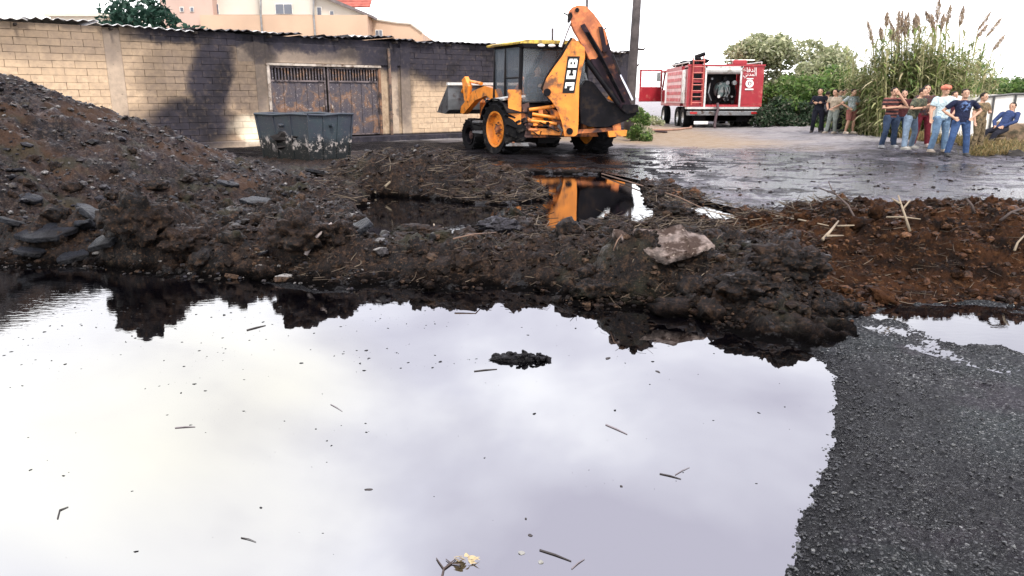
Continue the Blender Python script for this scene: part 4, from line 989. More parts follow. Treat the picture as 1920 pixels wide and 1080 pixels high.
# ================================================================== PEOPLE
def bake_remesh(o, vox, smooth=2):
    r = o.modifiers.new('r', 'REMESH'); r.mode = 'VOXEL'; r.voxel_size = vox; r.use_smooth_shade = True
    if smooth: q = o.modifiers.new('s', 'SMOOTH'); q.iterations = smooth; q.factor = .5
    dg = bpy.context.evaluated_depsgraph_get(); dg.update()
    me = bpy.data.meshes.new_from_object(o.evaluated_get(dg)); mm = o.data.materials[0]; o.modifiers.clear(); o.data = me
    me.materials.clear(); me.materials.append(mm); return o
def clothmat(name, a, b=None, kind=None, sc=9., rough=.85):
    if name in _mc: return _mc[name]
    t = NT(name); p = t.obj(); sx = t.n('SeparateXYZ'); t.l(p, sx.inputs[0]); n = t.noise(p, 6, 5, .6)
    c = t.mix(t.maprange(n, .3, .7), tuple(Vector(a)*.72), tuple(Vector([min(1, v*1.2) for v in a])))
    if kind == 'stripes':
        f = t.math('SINE', t.math('MULTIPLY', sx.outputs[2], 2*math.pi/.105)); c = t.mix(t.maprange(f, .1, .35), c, b)
    elif kind == 'camo':
        c = t.mix(t.maprange(t.noise(p, sc, 3, .6, 1.), .48, .54), c, b)
    elif kind == 'print':
        f = t.math('MULTIPLY', t.maprange(t.noise(p, 16, 4, .7), .50, .56), t.maprange(t.vm('DISTANCE', p, (0, -.14, 1.28)), .17, .10)); c = t.mix(f, c, b)
    t.set(col=c, rough=rough, spec=.2, nor=t.bump(t.noise(p, 11, 4, .6, 1.2), 1., .06)); _mc[name] = t.m; return t.m
M_SKIN = mat('skin', (.42, .24, .16), .55, var=.08, bump=0); M_HAIR = mat('dark_hair', (.018, .013, .011), .6, bump=.3); M_EYE = mat('eye_dark', (.02, .015, .015), .2, bump=0)
ARMS = {'down': ((.27, .02, 1.16), (.29, -.06, .90)), 'hip': ((.40, .06, 1.20), (.20, -.08, 1.02)), 'fold': ((.27, -.06, 1.17), (-.02, -.22, 1.20)), 'phone': ((.29, -.10, 1.20), (.10, -.25, 1.50)),
        'head': ((.42, -.02, 1.48), (.16, -.02, 1.72)), 'face': ((.28, -.16, 1.24), (.06, -.16, 1.56)), 'front': ((.26, -.05, 1.18), (.10, -.26, 1.02)), 'wheel': ((.28, -.14, 1.20), (.14, -.38, 1.20))}
def person(label, px, py, d=None, hgt=1.75, face=0., L='down', Rr='down', lean=(0, 0), bend=0., spread=.13, shirt=None, legs=None, shoes=(.06, .05, .045), head=0., cap=None, shorts=False, sleeves='short', wide=1.22, sit=None, group=None, zoff=0., hairc=None, leg_off=(0, 0)):
    if d is None: p0 = hit(px, py)
    else: p0 = W(px, py, d)
    k = hgt/1.75*.955
    pr = empty('person', p0+Vector((0, 0, zoff)), label, 'person', group)
    T = Matrix.Diagonal((wide, 1, 1, 1)) @ Matrix.Rotation(face, 4, 'Z') @ Matrix.Scale(k, 4)
    V = Vector
    def tor(p):   # bend/lean acts above the hips
        p = V(p); t = max(0, min(1, (p.z-.92)/.56)); hgt_ = p.z-.92
        return V((p.x+lean[0]*t, p.y-math.sin(bend)*max(0, hgt_)+lean[1]*t, .92+hgt_*(math.cos(bend) if hgt_ > 0 else 1)))
    hips = {s: V((s*.095, 0, .92)) for s in (-1, 1)}
    if sit:
        knee = {s: V((s*.16, -.42, .95)) for s in (-1, 1)}; ank = {s: V((s*.17, -.50, .50)) for s in (-1, 1)}
        if sit == 'recline': knee = {-1: V((-.20, -.40, .86)), 1: V((.05, -.46, .80))}; ank = {-1: V((-.28, -.62, .46)), 1: V((.02, -.72, .40))}
    else:
        knee = {s: V((s*spread+leg_off[0]*.4*(s > 0), -.03+s*.02, .50)) for s in (-1, 1)}; ank = {s: V((s*spread*1.25+leg_off[0]*(s > 0), .02+s*leg_off[1], .085)) for s in (-1, 1)}
    sh = {s: V((s*.185, 0, 1.43)) for s in (-1, 1)}
    nk, hd = tor((0, .01, 1.49)), tor((0, -.015, 1.635))
    b = MB(); c = MB(); tr = MB()
    tor_p = [tor(q) for q in ((0, 0, .90), (0, 0, 1.02), (0, .0, 1.18), (0, 0, 1.34), (0, .005, 1.44), (0, .01, 1.49))]
    b.tube(tor_p, [(.095, .145), (.095, .14), (.095, .14), (.105, .165), (.085, .15), (.055, .06)], 14)
    b.tube([nk, hd], [.057, .052], 10)
    HM = Matrix.Rotation(head, 3, 'Z')
    b.ell(hd+V((0, 0, .02)), (.078, .098, .115), sub=3); b.ell(hd+HM @ V((0, -.03, -.055)), (.058, .068, .06), sub=2)
    b.ell(hd+HM @ V((0, -.10, -.012)), (.015, .024, .028), sub=1)
    b.ell(hd+HM @ V((0, -.088, -.062)), (.027, .014, .010), sub=1)
    for s in (-1, 1): b.ell(hd+HM @ V((s*.080, .005, -.005)), (.012, .020, .032), sub=1)
    c.tube([p+V((0, 0, -.01)) for p in tor_p[:5]]+[tor((0, .01, 1.475))], [(.118, .168), (.118, .165), (.118, .162), (.128, .188), (.108, .175), (.07, .085)], 16)
    for s, nm in ((1, L), (-1, Rr)):
        e, w_ = ARMS[nm] if isinstance(nm, str) else nm
        e = tor((s*e[0], e[1], e[2])); w2 = tor((s*w_[0], w_[1], w_[2])); a = tor(sh[s])
        b.tube([a, a.lerp(e, .5), e, e.lerp(w2, .35), w2], [.055, .048, .042, .042, .029], 10)
        c.ell(a+V((-s*.01, 0, -.01)), (.075, .075, .07), sub=2)
        end = e if sleeves == 'short' else w2
        if sleeves == 'short': c.tube([a, a.lerp(e, .72)], [.072, .068], 10)
        else: c.tube([a, e, w2], [.07, .058, .044], 10)
        # hand with four fingers and a thumb
        hdv = (w2-e).normalized(); pc = w2+hdv*.055; side = hdv.cross(V((0, 1, 0))); side = side.normalized() if side.length > .1 else V((1, 0, 0)); nrm = hdv.cross(side)
        b.tube([w2-hdv*.01, w2+hdv*.03, w2+hdv*.085], [(.028, .028), (.020, .038), (.016, .040)], 8)
        for f in range(4):
            o_ = side*((f-1.5)*.021); ln = (.062, .075, .070, .052)[f]; r0 = w2+hdv*.075+o_
            b.tube([r0, r0+hdv*ln*.6+nrm*.008, r0+hdv*ln+nrm*.026], [.0105, .0095, .0085], 6)
        b.tube([w2+hdv*.02+side*.03, w2+hdv*.05+side*.055, w2+hdv*.08+side*.06+nrm*.012], [.013, .012, .010], 6)
    for s in (-1, 1):
        h, kn, an = hips[s], knee[s], ank[s]; tdir = (an-kn)
        b.tube([h, h.lerp(kn, .5), kn, kn.lerp(an, .3), an, an+V((0, 0, -.04))], [.085, .072, .056, .056, .036, .036], 10)
        b.tube([an+V((0, .02, -.045)), an+V((s*.01, -.07, -.055)), an+V((s*.015, -.16, -.062))], [.036, .034, .026], 8)
        if shorts: tr.tube([h+V((0, 0, .02)), h.lerp(kn, .5), kn+V((0, 0, .03))], [.105, .10, .095], 12)
        else: tr.tube([h+V((0, 0, .02)), h.lerp(kn, .5), kn, kn.lerp(an, .5), an+tdir.normalized()*.015], [.105, .092, .074, .072, .066], 12)
    tr.tube([V((0, 0, .84)), V((0, 0, .93)), tor((0, 0, 1.02))], [(.10, .13), (.118, .165), (.108, .155)], 14)
    body = b.build('body', M_SKIN, pr, T=T); bake_remesh(body, .0105*k, 1)
    o = c.build('shirt', shirt, pr, T=T); bake_remesh(o, .020*k, 1)
    o = tr.build('trousers' if not shorts else 'shorts', legs, pr, T=T); bake_remesh(o, .020*k, 1)
    M_SH = mat('shoe_%d' % int(shoes[0]*1000), shoes, .6, bump=0)
    for s in (-1, 1):
        an = ank[s]; m = MB(); m.tube([an+V((0, .055, -.045)), an+V((s*.005, -.03, -.035)), an+V((s*.01, -.12, -.052)), an+V((s*.015, -.19, -.06))], [(.040, .044), (.050, .044), (.036, .046), (.022, .034)], 10)
        m.box(an+V((s*.008, -.06, -.078)), (.085, .27, .022), bev=.008); m.build('shoe', M_SH, pr, T=T, auto=50)
    m = MB(); m.ell(hd+V((0, .014, .045)), (.086, .098, .098), sub=3, rough=.06, seed=px)
    bm = m.bm; dels = [v for v in bm.verts if (v.co-hd).y < -.045 and (v.co-hd).z < .085 or (v.co-hd).z < -.03]; bmesh.ops.delete(bm, geom=dels, context='VERTS')
    m.build('hair', hairc or M_HAIR, pr, T=T, smooth=True)
    m = MB(); 
    for s in (-1, 1): m.ell(hd+HM @ V((s*.031, -.088, .014)), (.012, .008, .007), sub=1); m.ell(hd+HM @ V((s*.031, -.090, .038)), (.022, .008, .005), sub=1)
    m.build('eyes', M_EYE, pr, T=T)
    if cap:
        m = MB(); m.ell(hd+V((0, .0, .075)), (.115, .125, .085), sub=3, rough=.12, seed=3, freq=3); m.ell(hd+V((.05, .06, .06)), (.10, .09, .07), sub=2, rough=.15, seed=5)
        m.build('head_scarf', cap, pr, T=T, smooth=True)
    return pr
J = clothmat
jeans = J('blue_jeans', (.045, .085, .19)); jeansd = J('dark_jeans', (.035, .055, .10)); jeansl = J('washed_jeans', (.17, .23, .31)); blackc = J('black_cloth', (.012, .013, .022))
NG = 'bystanders standing in a row at the right'
person('man in maroon and black striped shirt and dark jeans, leftmost of the near row', 1664, 277, L='face', Rr='fold', face=.15, shirt=J('striped_shirt', (.03, .02, .025), (.20, .075, .06), 'stripes'), legs=jeansd, group=NG, shoes=(.3, .3, .3), head=-.2)
person('man in faded olive shirt and pale jeans stooping beside the striped shirt man', 1700, 280, L='fold', Rr='fold', lean=(.10, -.02), bend=.20, face=.6, spread=.20, shirt=J('olive_shirt', (.12, .12, .08), (.05, .06, .045), 'camo', 12), legs=jeansl, group=NG, shoes=(.4, .38, .34), leg_off=(.10, .1), hgt=1.74)
person('man in dark shirt and maroon trousers standing half hidden behind the row', 1724, 275, face=-.2, L='front', Rr='fold', shirt=J('brown_check_shirt', (.10, .045, .035), (.05, .04, .05), 'camo', 14), legs=J('maroon_trousers', (.13, .015, .025)), group=NG, shoes=(.35, .28, .25), hgt=1.80)
person('man in pale blue T-shirt and light jeans with a salmon scarf round his head', 1757, 285, L='hip', Rr='down', face=.1, shirt=J('pale_blue_shirt', (.55, .68, .72)), legs=J('light_jeans', (.15, .24, .36)), cap=J('salmon_scarf', (.62, .20, .13)), group=NG, shoes=(.5, .42, .33), hgt=1.83)
person('man in dark trousers mostly hidden behind the pale blue T-shirt man', 1776, 272, face=.3, shirt=J('dark_red_shirt', (.07, .02, .03)), legs=blackc, group=NG, hgt=1.60)
person('man in navy printed T-shirt and blue jeans with both hands on his hips', 1793, 292, L='hip', Rr='hip', face=-.1, spread=.16, shirt=J('navy_print_shirt', (.014, .018, .045), (.10, .16, .32), 'print'), legs=jeans, group=NG, shoes=(.05, .05, .05), hgt=1.78)
person('man in dark red top standing just behind the striped shirt man', 1684, 271, face=-.3, L='down', Rr='fold', shirt=J('wine_top', (.06, .018, .02)), legs=J('dark_jeans', (0,0,0)), group=NG, hgt=1.70)
person('man in tan mottled clothes standing in the scrub right of the navy T-shirt man', 1829, 283, face=.5, L='fold', Rr='down', shirt=J('tan_mottled', (.22, .16, .09), (.10, .08, .05), 'camo', 12), legs=J('tan_trousers', (.20, .15, .09), (.09, .07, .04), 'camo', 12), group=NG, hgt=1.62)
FG = 'bystanders further away by the bushes'
person('person in black clothes with folded arms, leftmost of the distant group', 1531, 249, face=-.5, L='fold', Rr='fold', sleeves='long', shirt=blackc, legs=blackc, group=FG, hgt=1.80)
person('person in beige shirt and pale trousers leaning over beside the one in black', 1560, 250, face=-.9, L='front', Rr='front', lean=(.05, 0), bend=.15, leg_off=(-.16, .12), shirt=J('beige_shirt', (.48, .40, .30)), legs=J('sage_trousers', (.26, .29, .26)), group=FG, shoes=(.5, .5, .5), hgt=1.76)
person('person in black trousers and mottled shirt in the middle of the distant group', 1577, 247, face=.2, shirt=J('mottled_shirt', (.42, .44, .38), (.15, .17, .14), 'camo', 16), legs=blackc, group=FG, hgt=1.78)
person('person in pale mottled shirt and rusty shorts at the right of the distant group', 1592, 252, face=.4, L='fold', Rr='hip', shirt=J('pale_mottled_shirt', (.42, .46, .46), (.22, .28, .27), 'camo', 16), legs=J('rusty_shorts', (.28, .11, .09)), shorts=True, group=FG, shoes=(.5, .5, .5), hgt=1.74)
person('person in tan shirt with a black strap, rightmost of the distant group', 1606, 248, face=.1, shirt=J('tan_shirt', (.40, .22, .14)), legs=J('brown_trousers', (.12, .09, .06)), group=FG, hgt=1.76)
person('person in dark clothes standing behind the two mottled shirts of the distant group', 1568, 246, face=.3, L='down', Rr='fold', shirt=blackc, legs=blackc, group=FG, hgt=1.72)
person('person in grey shirt half turned away between the black clothes and the beige shirt', 1545, 247, face=2.6, L='down', Rr='down', shirt=J('grey_shirt', (.10, .10, .11)), legs=J('charcoal_trousers', (.03, .03, .035)), group=FG, hgt=1.70)
person('man in blue jacket sitting back against a boulder at the far right', 1868, 300, d=23., hgt=1.78, face=-.85, L='front', Rr='front', lean=(.02, .22), bend=-.35, sit='recline', sleeves='long', shirt=J('blue_jacket', (.03, .05, .13), (.30, .33, .38), 'print'), legs=blackc, zoff=.02)
# driver inside the cab, facing the arm
dp = TB @ Vector((-.12, .35, 0)); o = person('digger driver in dark clothes seen through the rear window of the cab', 1000, 290, d=22, face=R(22), L='wheel', Rr='wheel', sit=True, sleeves='long', shirt=J('driver_shirt', (.05, .05, .09)), legs=blackc, head=.1)
o.location = BO+dp+Vector((0, 0, .78))
# boulder the seated man leans on, plus rocks by the verge
def rock(name, label, px, py, d, size, mm, seed, group=None, dz=0., sub=4, rough=.28, cat='rock', rz=0., rx=0.):
    p = W(px, py, d) if d else hit(px, py)
    m = MB(); m.ell((0, 0, 0), size, sub=sub, rough=rough, seed=seed, freq=1.7); o = m.build(name, mm, smooth=True); o.location = p+Vector((0, 0, dz)); o.rotation_euler = (rx, 0, rz)
    return tag(o, label, cat, group)
M_ROCKB = mat('brown_boulder', (.17, .115, .07), .9, var=.4, scale=2, bump=.8, bscale=8, bdist=.05, dirt=(.06, .05, .03), dirtamt=.5)
M_ROCKD = mat('dark_boulder', (.035, .032, .030), .8, var=.4, bump=.8, bscale=9, bdist=.05)
rock('boulder', 'large brown boulder behind the seated man in blue jacket', 1908, 262, 23.9, (.95, .6, .55), M_ROCKB, 4)
rock('boulder', 'brown earth lump under the seated man at the far right', 1868, 283, 23.5, (.62, .5, .36), M_ROCKB, 9)
rock('verge_stone', 'mossy dark stone on the verge below the seated man', 1853, 298, 20.6, (.30, .22, .15), M_ROCKD, 2, 'dark stones by the verge')
rock('verge_stone', 'black stone at the right edge of the road', 1902, 300, 20.2, (.34, .25, .24), M_ROCKD, 6, 'dark stones by the verge')
rock('verge_stone', 'small pale stone between two dark stones on the verge', 1876, 305, 20.3, (.22, .12, .07), mat('pale_stone', (.4, .37, .33), .9), 8)
# ================================================================== VEGETATION
def leafmat(name, cols, rough=.6, trans=.38, spec=.3):
    t = NT(name); r = t.n('NewGeometry').outputs['Random Per Island']
    st = [(i/(len(cols)-1), c) for i, c in enumerate(cols)]
    c = t.ramp(r, st); tb = t.n('BsdfTranslucent'); t.l(c, tb.inputs[0]); mx = t.n('MixShader'); mx.inputs[0].default_value = trans
    t.set(col=c, rough=rough, spec=spec); t.l(t.b.outputs[0], mx.inputs[1]); t.l(tb.outputs[0], mx.inputs[2]); t.l(mx.outputs[0], t.out.inputs[0]); return t.m
M_LG = leafmat('green_leaf', ((.03, .08, .02), (.10, .18, .04), (.18, .28, .07), (.05, .10, .03), (.28, .32, .14)))
M_LP = leafmat('pale_leaf', ((.11, .14, .06), (.34, .36, .20), (.52, .52, .34), (.17, .21, .10), (.60, .59, .45)))
M_LD = leafmat('dark_leaf', ((.010, .028, .012), (.03, .06, .028), (.06, .10, .05), (.016, .03, .018), (.20, .20, .15)))
M_LC = leafmat('conifer_leaf', ((.010, .035, .025), (.02, .06, .04), (.035, .08, .055)))
M_LR = leafmat('reed_leaf', ((.07, .14, .035), (.22, .28, .08), (.46, .43, .23), (.14, .22, .06), (.55, .48, .30), (.08, .14, .04), (.38, .34, .19)))
M_DRY = leafmat('dry_grass', ((.22, .16, .07), (.34, .25, .11), (.10, .09, .04), (.15, .15, .05)))
M_PLUME = leafmat('reed_plume', ((.16, .11, .08), (.32, .24, .17), (.46, .35, .25), (.18, .14, .12)), trans=.15)
M_STEM = mat('bark', (.09, .065, .045), .9, bump=.4)
M_CANE = mat('cane', (.28, .26, .13), .7, bump=0)
def leaves(C, size, rg, updir=None, aspect=.45, flat=.0):
    """one bent leaf (two triangles folded) per centre"""
    n = len(C); d = rg.normal(size=(n, 3)); d[:, 2] *= .8
    if updir is not None: d = d*.5+np.asarray(updir)
    d /= np.linalg.norm(d, axis=1)[:, None]; q = rg.normal(size=(n, 3)); s = np.cross(d, q); s /= np.linalg.norm(s, axis=1)[:, None]
    sz = (size*rg.uniform(.6, 1.4, n))[:, None]; a = C-d*sz; b = C+d*sz; c = C+s*sz*aspect; e = C-s*sz*aspect
    V = np.stack([a, c, b, e], 1).reshape(-1, 3); F = np.arange(4*n).reshape(n, 4); return V, F
def crown_pts(blobs, n, rg, shell=.55):
    vol = np.array([b[3]*b[4]*b[5] for b in blobs])**.75; pick = rg.choice(len(blobs), n, p=vol/vol.sum()); B = np.array(blobs)[pick]
    d = rg.normal(size=(n, 3)); d /= np.linalg.norm(d, axis=1)[:, None]; r = rg.uniform(shell**3, 1.0, n)**(1/3)
    r = r*(1+.16*np.sin(d[:, 0]*9+B[:, 0]*3)*np.cos(d[:, 2]*8+B[:, 1]*5)); return B[:, :3]+d*r[:, None]*B[:, 3:6]
def foliage(name, label, cat, px0, px1, pyt, base, d, n, size, mm, seed, nb=16, depth=1.4, group=None, zb=0., aspect=.45, trunk=True, shape='round', cut=0):
    rg = np.random.default_rng(seed); x0, x1 = W(px0, pyt, d).x, W(px1, pyt, d).x; zt = W(px0, pyt, d).z; o = empty(name, ((x0+x1)/2, d, zb), label, cat, group)
    w2 = (x1-x0)/2; Hh = zt-zb; blobs = []
    for i in range(nb):
        u = rg.uniform(-1, 1); v = rg.uniform(.12, 1.); v = min(v, math.sqrt(max(0, 1-abs(u)**2.4))*.97+.12)
        r = rg.uniform(.16, .30)*min(Hh, w2*1.6); blobs.append((u*(w2-r*.7), rg.uniform(-1, 1)*depth*.6, v*Hh-r*.9 if v*Hh > r else r*.5, r*1.15, r, r*.85))
    C = crown_pts(blobs, n, rg); k = rg.integers(0, n, n//10); C[k] += rg.normal(size=(len(k), 3))*size*1.3
    C = C[C[:, 2] > .02]
    V, F = leaves(C, size, rg, aspect=aspect); np_mesh('crown', V, F, mm, o)
    if trunk:
        m = MB()
        for b in blobs[:nb//2+2]:
            t = Vector(b[:3]); m.tube([Vector((rg.uniform(-.15, .15), 0, -.05)), Vector((t.x*.25, t.y*.25, t.z*.45)), Vector((t.x*.7, t.y*.7, t.z*.75)), t], [.07, .05, .035, .012], 5)
        m.build('trunk', M_STEM, o)
    return o
foliage('bush', 'pale silvery green tree rising behind the right side of the fire engine', 'tree', 1366, 1500, 48, 0, 45, 17000, .13, M_LP, 1, 22, 2.2)
foliage('bush', 'pale feathery tree, second along from the fire engine', 'tree', 1464, 1630, 55, 0, 43, 17000, .13, M_LP, 2, 22, 2.2)
foliage('bush', 'bright green rounded bush in front of the pale feathery trees', 'bush', 1452, 1650, 108, 0, 40, 12000, .12, M_LG, 3, 24, 2.)
foliage('bush', 'grey green bush touching the rear of the fire engine', 'bush', 1415, 1500, 135, 0, 42.5, 5000, .11, M_LG, 4, 14, 1.6)
foliage('bush', 'dark low bramble thicket beside the person in black', 'bush', 1418, 1540, 178, 0, 38.6, 8000, .085, M_LD, 5, 18, 1.)
foliage('bush', 'dark leafy thicket behind the distant group of people', 'bush', 1500, 1660, 172, 0, 38.0, 8500, .085, M_LD, 6, 18, 1.)
foliage('bush', 'green bush half hidden among the reeds above the navy T-shirt man', 'bush', 1715, 1830, 92, 0, 30.6, 9000, .085, M_LG, 17, 18, 1.0)
foliage('bush', 'green shrub filling the gap behind the near row of people', 'bush', 1600, 1740, 150, 0, 33, 7000, .09, M_LG, 7, 16, 1.2)
foliage('distant_tree', 'grey green tree on the far right behind the plastic greenhouse', 'tree', 1812, 1915, 112, 0, 52, 4200, .15, M_LG, 8, 14, 1.8)
foliage('distant_tree', 'dark green tree at the right edge above the greenhouse', 'tree', 1870, 1990, 128, 0, 48, 5200, .14, M_LG, 9, 14, 1.8)
foliage('weeds', 'green weeds growing between the digger and the fire engine', 'weeds', 1172, 1222, 196, 0, 27.5, 2600, .055, M_LG, 10, 12, .5, trunk=False)
foliage('weeds', 'small pale weeds behind the digging bucket below the pole', 'weeds', 1194, 1250, 214, 0, 33, 1500, .06, M_LP, 12, 8, .5, trunk=False)
foliage('conifer', 'dark blue green conifer behind the wall at the upper left', 'tree', 182, 410, -26, 0, 44, 12000, .17, M_LC, 11, 22, 2.)
foliage('distant_tree', 'tiny faint tree on the skyline at the far upper left', 'tree', 4, 36, 12, 0, 90, 350, .22, M_LC, 13, 6, 1.)
# tamer dark mass behind the thicket, so no horizon shows through the hedge
def hedge_mass():
    rg = np.random.default_rng(77); n = 34000; X = rg.uniform(14., 95, n); Y = 50+rg.uniform(0, 5, n)+0*X; Zt = 1.9+.5*np.sin(X*.9)+.35*np.sin(X*2.3+1); Z = rg.uniform(0, 1, n)**.8*Zt
    V, F = leaves(np.stack([X, Y, Z], 1), .17, rg); return V, F
V, F = hedge_mass(); tag(np_mesh('far_hedge', V, F, M_LD), 'dark continuous hedge far behind the reeds', kind='stuff')
# giant reeds
def ribbon(P0, D, Ls, wd, droop, rg):
    """leaf ribbons: 3 segments bending down"""
    n = len(P0); side = np.cross(D, [0, 0, 1.]); side /= np.linalg.norm(side, axis=1)[:, None]+1e-9; Vs = []
    for k, (t, ww) in enumerate(((0, .5), (.35, 1), (.7, .75), (1, .08))):
        c = P0+D*(Ls*t)[:, None]; c[:, 2] -= droop*Ls*t*t; Vs += [c-side*(wd*ww)[:, None], c+side*(wd*ww)[:, None]]
    V = np.stack(Vs, 1).reshape(-1, 3); F = []
    base = np.arange(n)[:, None]*8; F = np.concatenate([base+np.array([[0, 1, 3, 2]]), base+np.array([[2, 3, 5, 4]]), base+np.array([[4, 5, 7, 6]])]); return V, F
def reed_clump(px0, px1, top, d, nc, seed, label, depth=1.3):
    rg = np.random.default_rng(seed); x0, x1 = W(px0, top, d).x, W(px1, top, d).x; zt = W(px0, top, d).z
    o = empty('giant_reed', ((x0+x1)/2, d, 0), label, 'reeds', 'giant reed clumps along the road'); w2 = (x1-x0)/2
    B = np.stack([rg.uniform(-w2, w2, nc), rg.uniform(-depth, depth, nc), np.zeros(nc)], 1); hh = zt*np.where(rg.uniform(0, 1, nc) < .12, rg.uniform(1.02, 1.14, nc), rg.uniform(.62, 1.02, nc))
    L_ = np.stack([B[:, 0]*.12+rg.normal(size=nc)*.22, rg.normal(size=nc)*.18, hh], 1)
    m = MB()
    for b, l in zip(B, L_): m.tube([b, Vector(b)+Vector(l)*.5+Vector((0, 0, .0)), Vector(b)+Vector(l)], [.017, .014, .006], 3, cap=False)
    m.build('culms', M_CANE, o)
    per = 34; t = rg.uniform(.12, 1.0, (nc, per)); P = (B[:, None]+L_[:, None]*t[..., None]).reshape(-1, 3); n = len(P)
    D = rg.normal(size=(n, 3)); D[:, 2] = np.abs(D[:, 2])*.9+.25; D /= np.linalg.norm(D, axis=1)[:, None]
    V, F = ribbon(P, D, rg.uniform(.35, .9, n), rg.uniform(.018, .042, n), .55, rg); np_mesh('leaves', V, F, M_LR, o); return o
R_ = [reed_clump(1622, 1672, 112, 30, 80, 31, 'reed clump at the left end of the cane thicket, with few plumes'), reed_clump(1640, 1712, 82, 29, 100, 32, 'reed clump with many upright brown plumes above the striped shirt man'),
      reed_clump(1700, 1764, 72, 28.5, 100, 33, 'tallest reed clump whose plumes reach the top of the photo'), reed_clump(1752, 1812, 80, 29, 90, 34, 'reed clump with two separate dark plumes right of the tallest one'),
      reed_clump(1795, 1856, 104, 33.5, 70, 35, 'reed clump at the right end whose plumes lean far to the right'), reed_clump(1560, 1650, 135, 39, 60, 36, 'low reed clump behind the rightmost distant person')]
PL = [(0, 1637, 85, 1627, 40), (0, 1653, 75, 1651, 52), (1, 1662, 50, 1664, 24), (1, 1672, 75, 1672, 55), (1, 1684, 60, 1686, 20), (1, 1690, 62, 1692, 22), (1, 1696, 72, 1698, 30), (1, 1703, 70, 1703, 24), (1, 1681, 85, 1668, 38),
      (1, 1686, 88, 1682, 52), (2, 1715, 66, 1714, 34), (2, 1725, 60, 1717, 26), (2, 1748, 45, 1736, 22), (2, 1757, 42, 1762, -2), (2, 1752, 60, 1747, 28), (2, 1764, 58, 1770, 26), (3, 1774, 48, 1783, 10), (3, 1800, 48, 1807, 12),
      (4, 1833, 58, 1858, 22), (4, 1833, 70, 1852, 46), (4, 1850, 68, 1878, 34), (4, 1862, 94, 1884, 66)]
for i, (c, xa, ya, xb, yb) in enumerate(PL):
    rg = np.random.default_rng(200+i); cl = R_[c]; d = cl.location.y+rg.uniform(-.5, .5); a, b = W(xa, ya, d), W(xb, yb, d); ax = b-a; L0 = ax.length; ax = np.array(ax.normalized()); a0 = np.array(a)
    n = 330; t = rg.uniform(0, 1, n); r = .095*np.sin(np.clip(t*1.02, 0, 1)*np.pi)**.7+.012; th = rg.uniform(0, 2*np.pi, n); s1 = np.cross(ax, [0, 1, 0]); s1 /= np.linalg.norm(s1); s2 = np.cross(ax, s1)
    C = a0+ax*(t*L0)[:, None]+(s1*np.cos(th)[:, None]+s2*np.sin(th)[:, None])*(r*rg.uniform(.2, 1, n))[:, None]
    V, F = leaves(C, .065, rg, updir=ax*1.6, aspect=.16); V = V-np.array(cl.location); pl = np_mesh('plume', V, F, M_PLUME, cl)
    la = Vector(a0)-cl.location; lb = Vector(a0+ax*L0*.9)-cl.location; foot = Vector((la.x-(lb.x-la.x)*.8, 0, la.z-1.6)); MB().tube([foot, la, lb], [.026, .022, .010], 4).build('stalk', M_CANE, pl)
# dry grass at the verge, stuff
def grass(name, label, n, fx, mm, L0, L1, wd=.006, droop=.5, seed=1):
    rg = np.random.default_rng(seed); X, Y = fx(rg, n); Zg = H(X, Y); D = rg.normal(size=(n, 3))*.45; D[:, 2] = 1; D /= np.linalg.norm(D, axis=1)[:, None]
    V, F = ribbon(np.stack([X, Y, Zg-.02], 1), D, rg.uniform(L0, L1, n), rg.uniform(.6, 1.3, n)*wd, droop, rg); tag(np_mesh(name, V, F, mm), label, kind='stuff')
def fx1(rg, n):
    Y = rg.uniform(20.2, 25.5, n); X = np.maximum(W(1822, 290, 21).x*Y/21+.1*0, 0)+rg.exponential(.9, n)+.12*rg.normal(size=n); return X, Y
grass('dry_grass', 'straw coloured dry grass round the boulders at the far right', 5200, fx1, M_DRY, .15, .55, .011)
def fx2(rg, n):
    t = rg.uniform(0, 1, n); A = G(1628, 262); B_ = G(1820, 292); A2 = G(1560, 250); X = A2.x+(B_.x-A2.x)*t+rg.exponential(.5, n)+.25; Y = A2.y+(B_.y-A2.y)*t+rg.exponential(.7, n); return X, Y
grass('verge_grass', 'dry brown grass along the verge behind the people', 7000, fx2, M_DRY, .2, .75, .014, seed=2)
def fx3(rg, n):
    Y = rg.uniform(33.5, 42, n); X = 5.6*Y/36*1.3+rg.uniform(3.2, 6, n); return X, Y
grass('verge_weeds', 'green weeds at the foot of the bushes beyond the kerb', 6000, lambda rg, n: (G(1430, 232).x+(G(1640, 268).x-G(1430, 232).x)*(lambda t: t)(np.linspace(0, 1, n))+.5+rg.exponential(.5, n), G(1430, 232).y+(G(1640, 268).y-G(1430, 232).y)*np.linspace(0, 1, n)+rg.exponential(.5, n)), M_LG, .15, .5, .02, seed=3)
# kerb of pale stones along the far edge of the road
kb = empty('stone_kerb', G(1540, 250), 'low pale kerb running along the far right edge of the road', 'kerb')
ka, kz = G(1424, 229), G(1650, 268); n = 20; dv_ = (kz-ka)/n; M_KERB = mat('pale_kerb_stone', (.42, .37, .29), .85, var=.25, bump=.3)
for i in range(n):
    p = ka+dv_*(i+.5)-kb.location; MB().box(p+Vector((0, 0, .06)), (dv_.length*.94, .18, .16), Matrix.Rotation(math.atan2(dv_.y, dv_.x), 3, 'Z'), bev=.015).build('kerb_stone', M_KERB, kb)
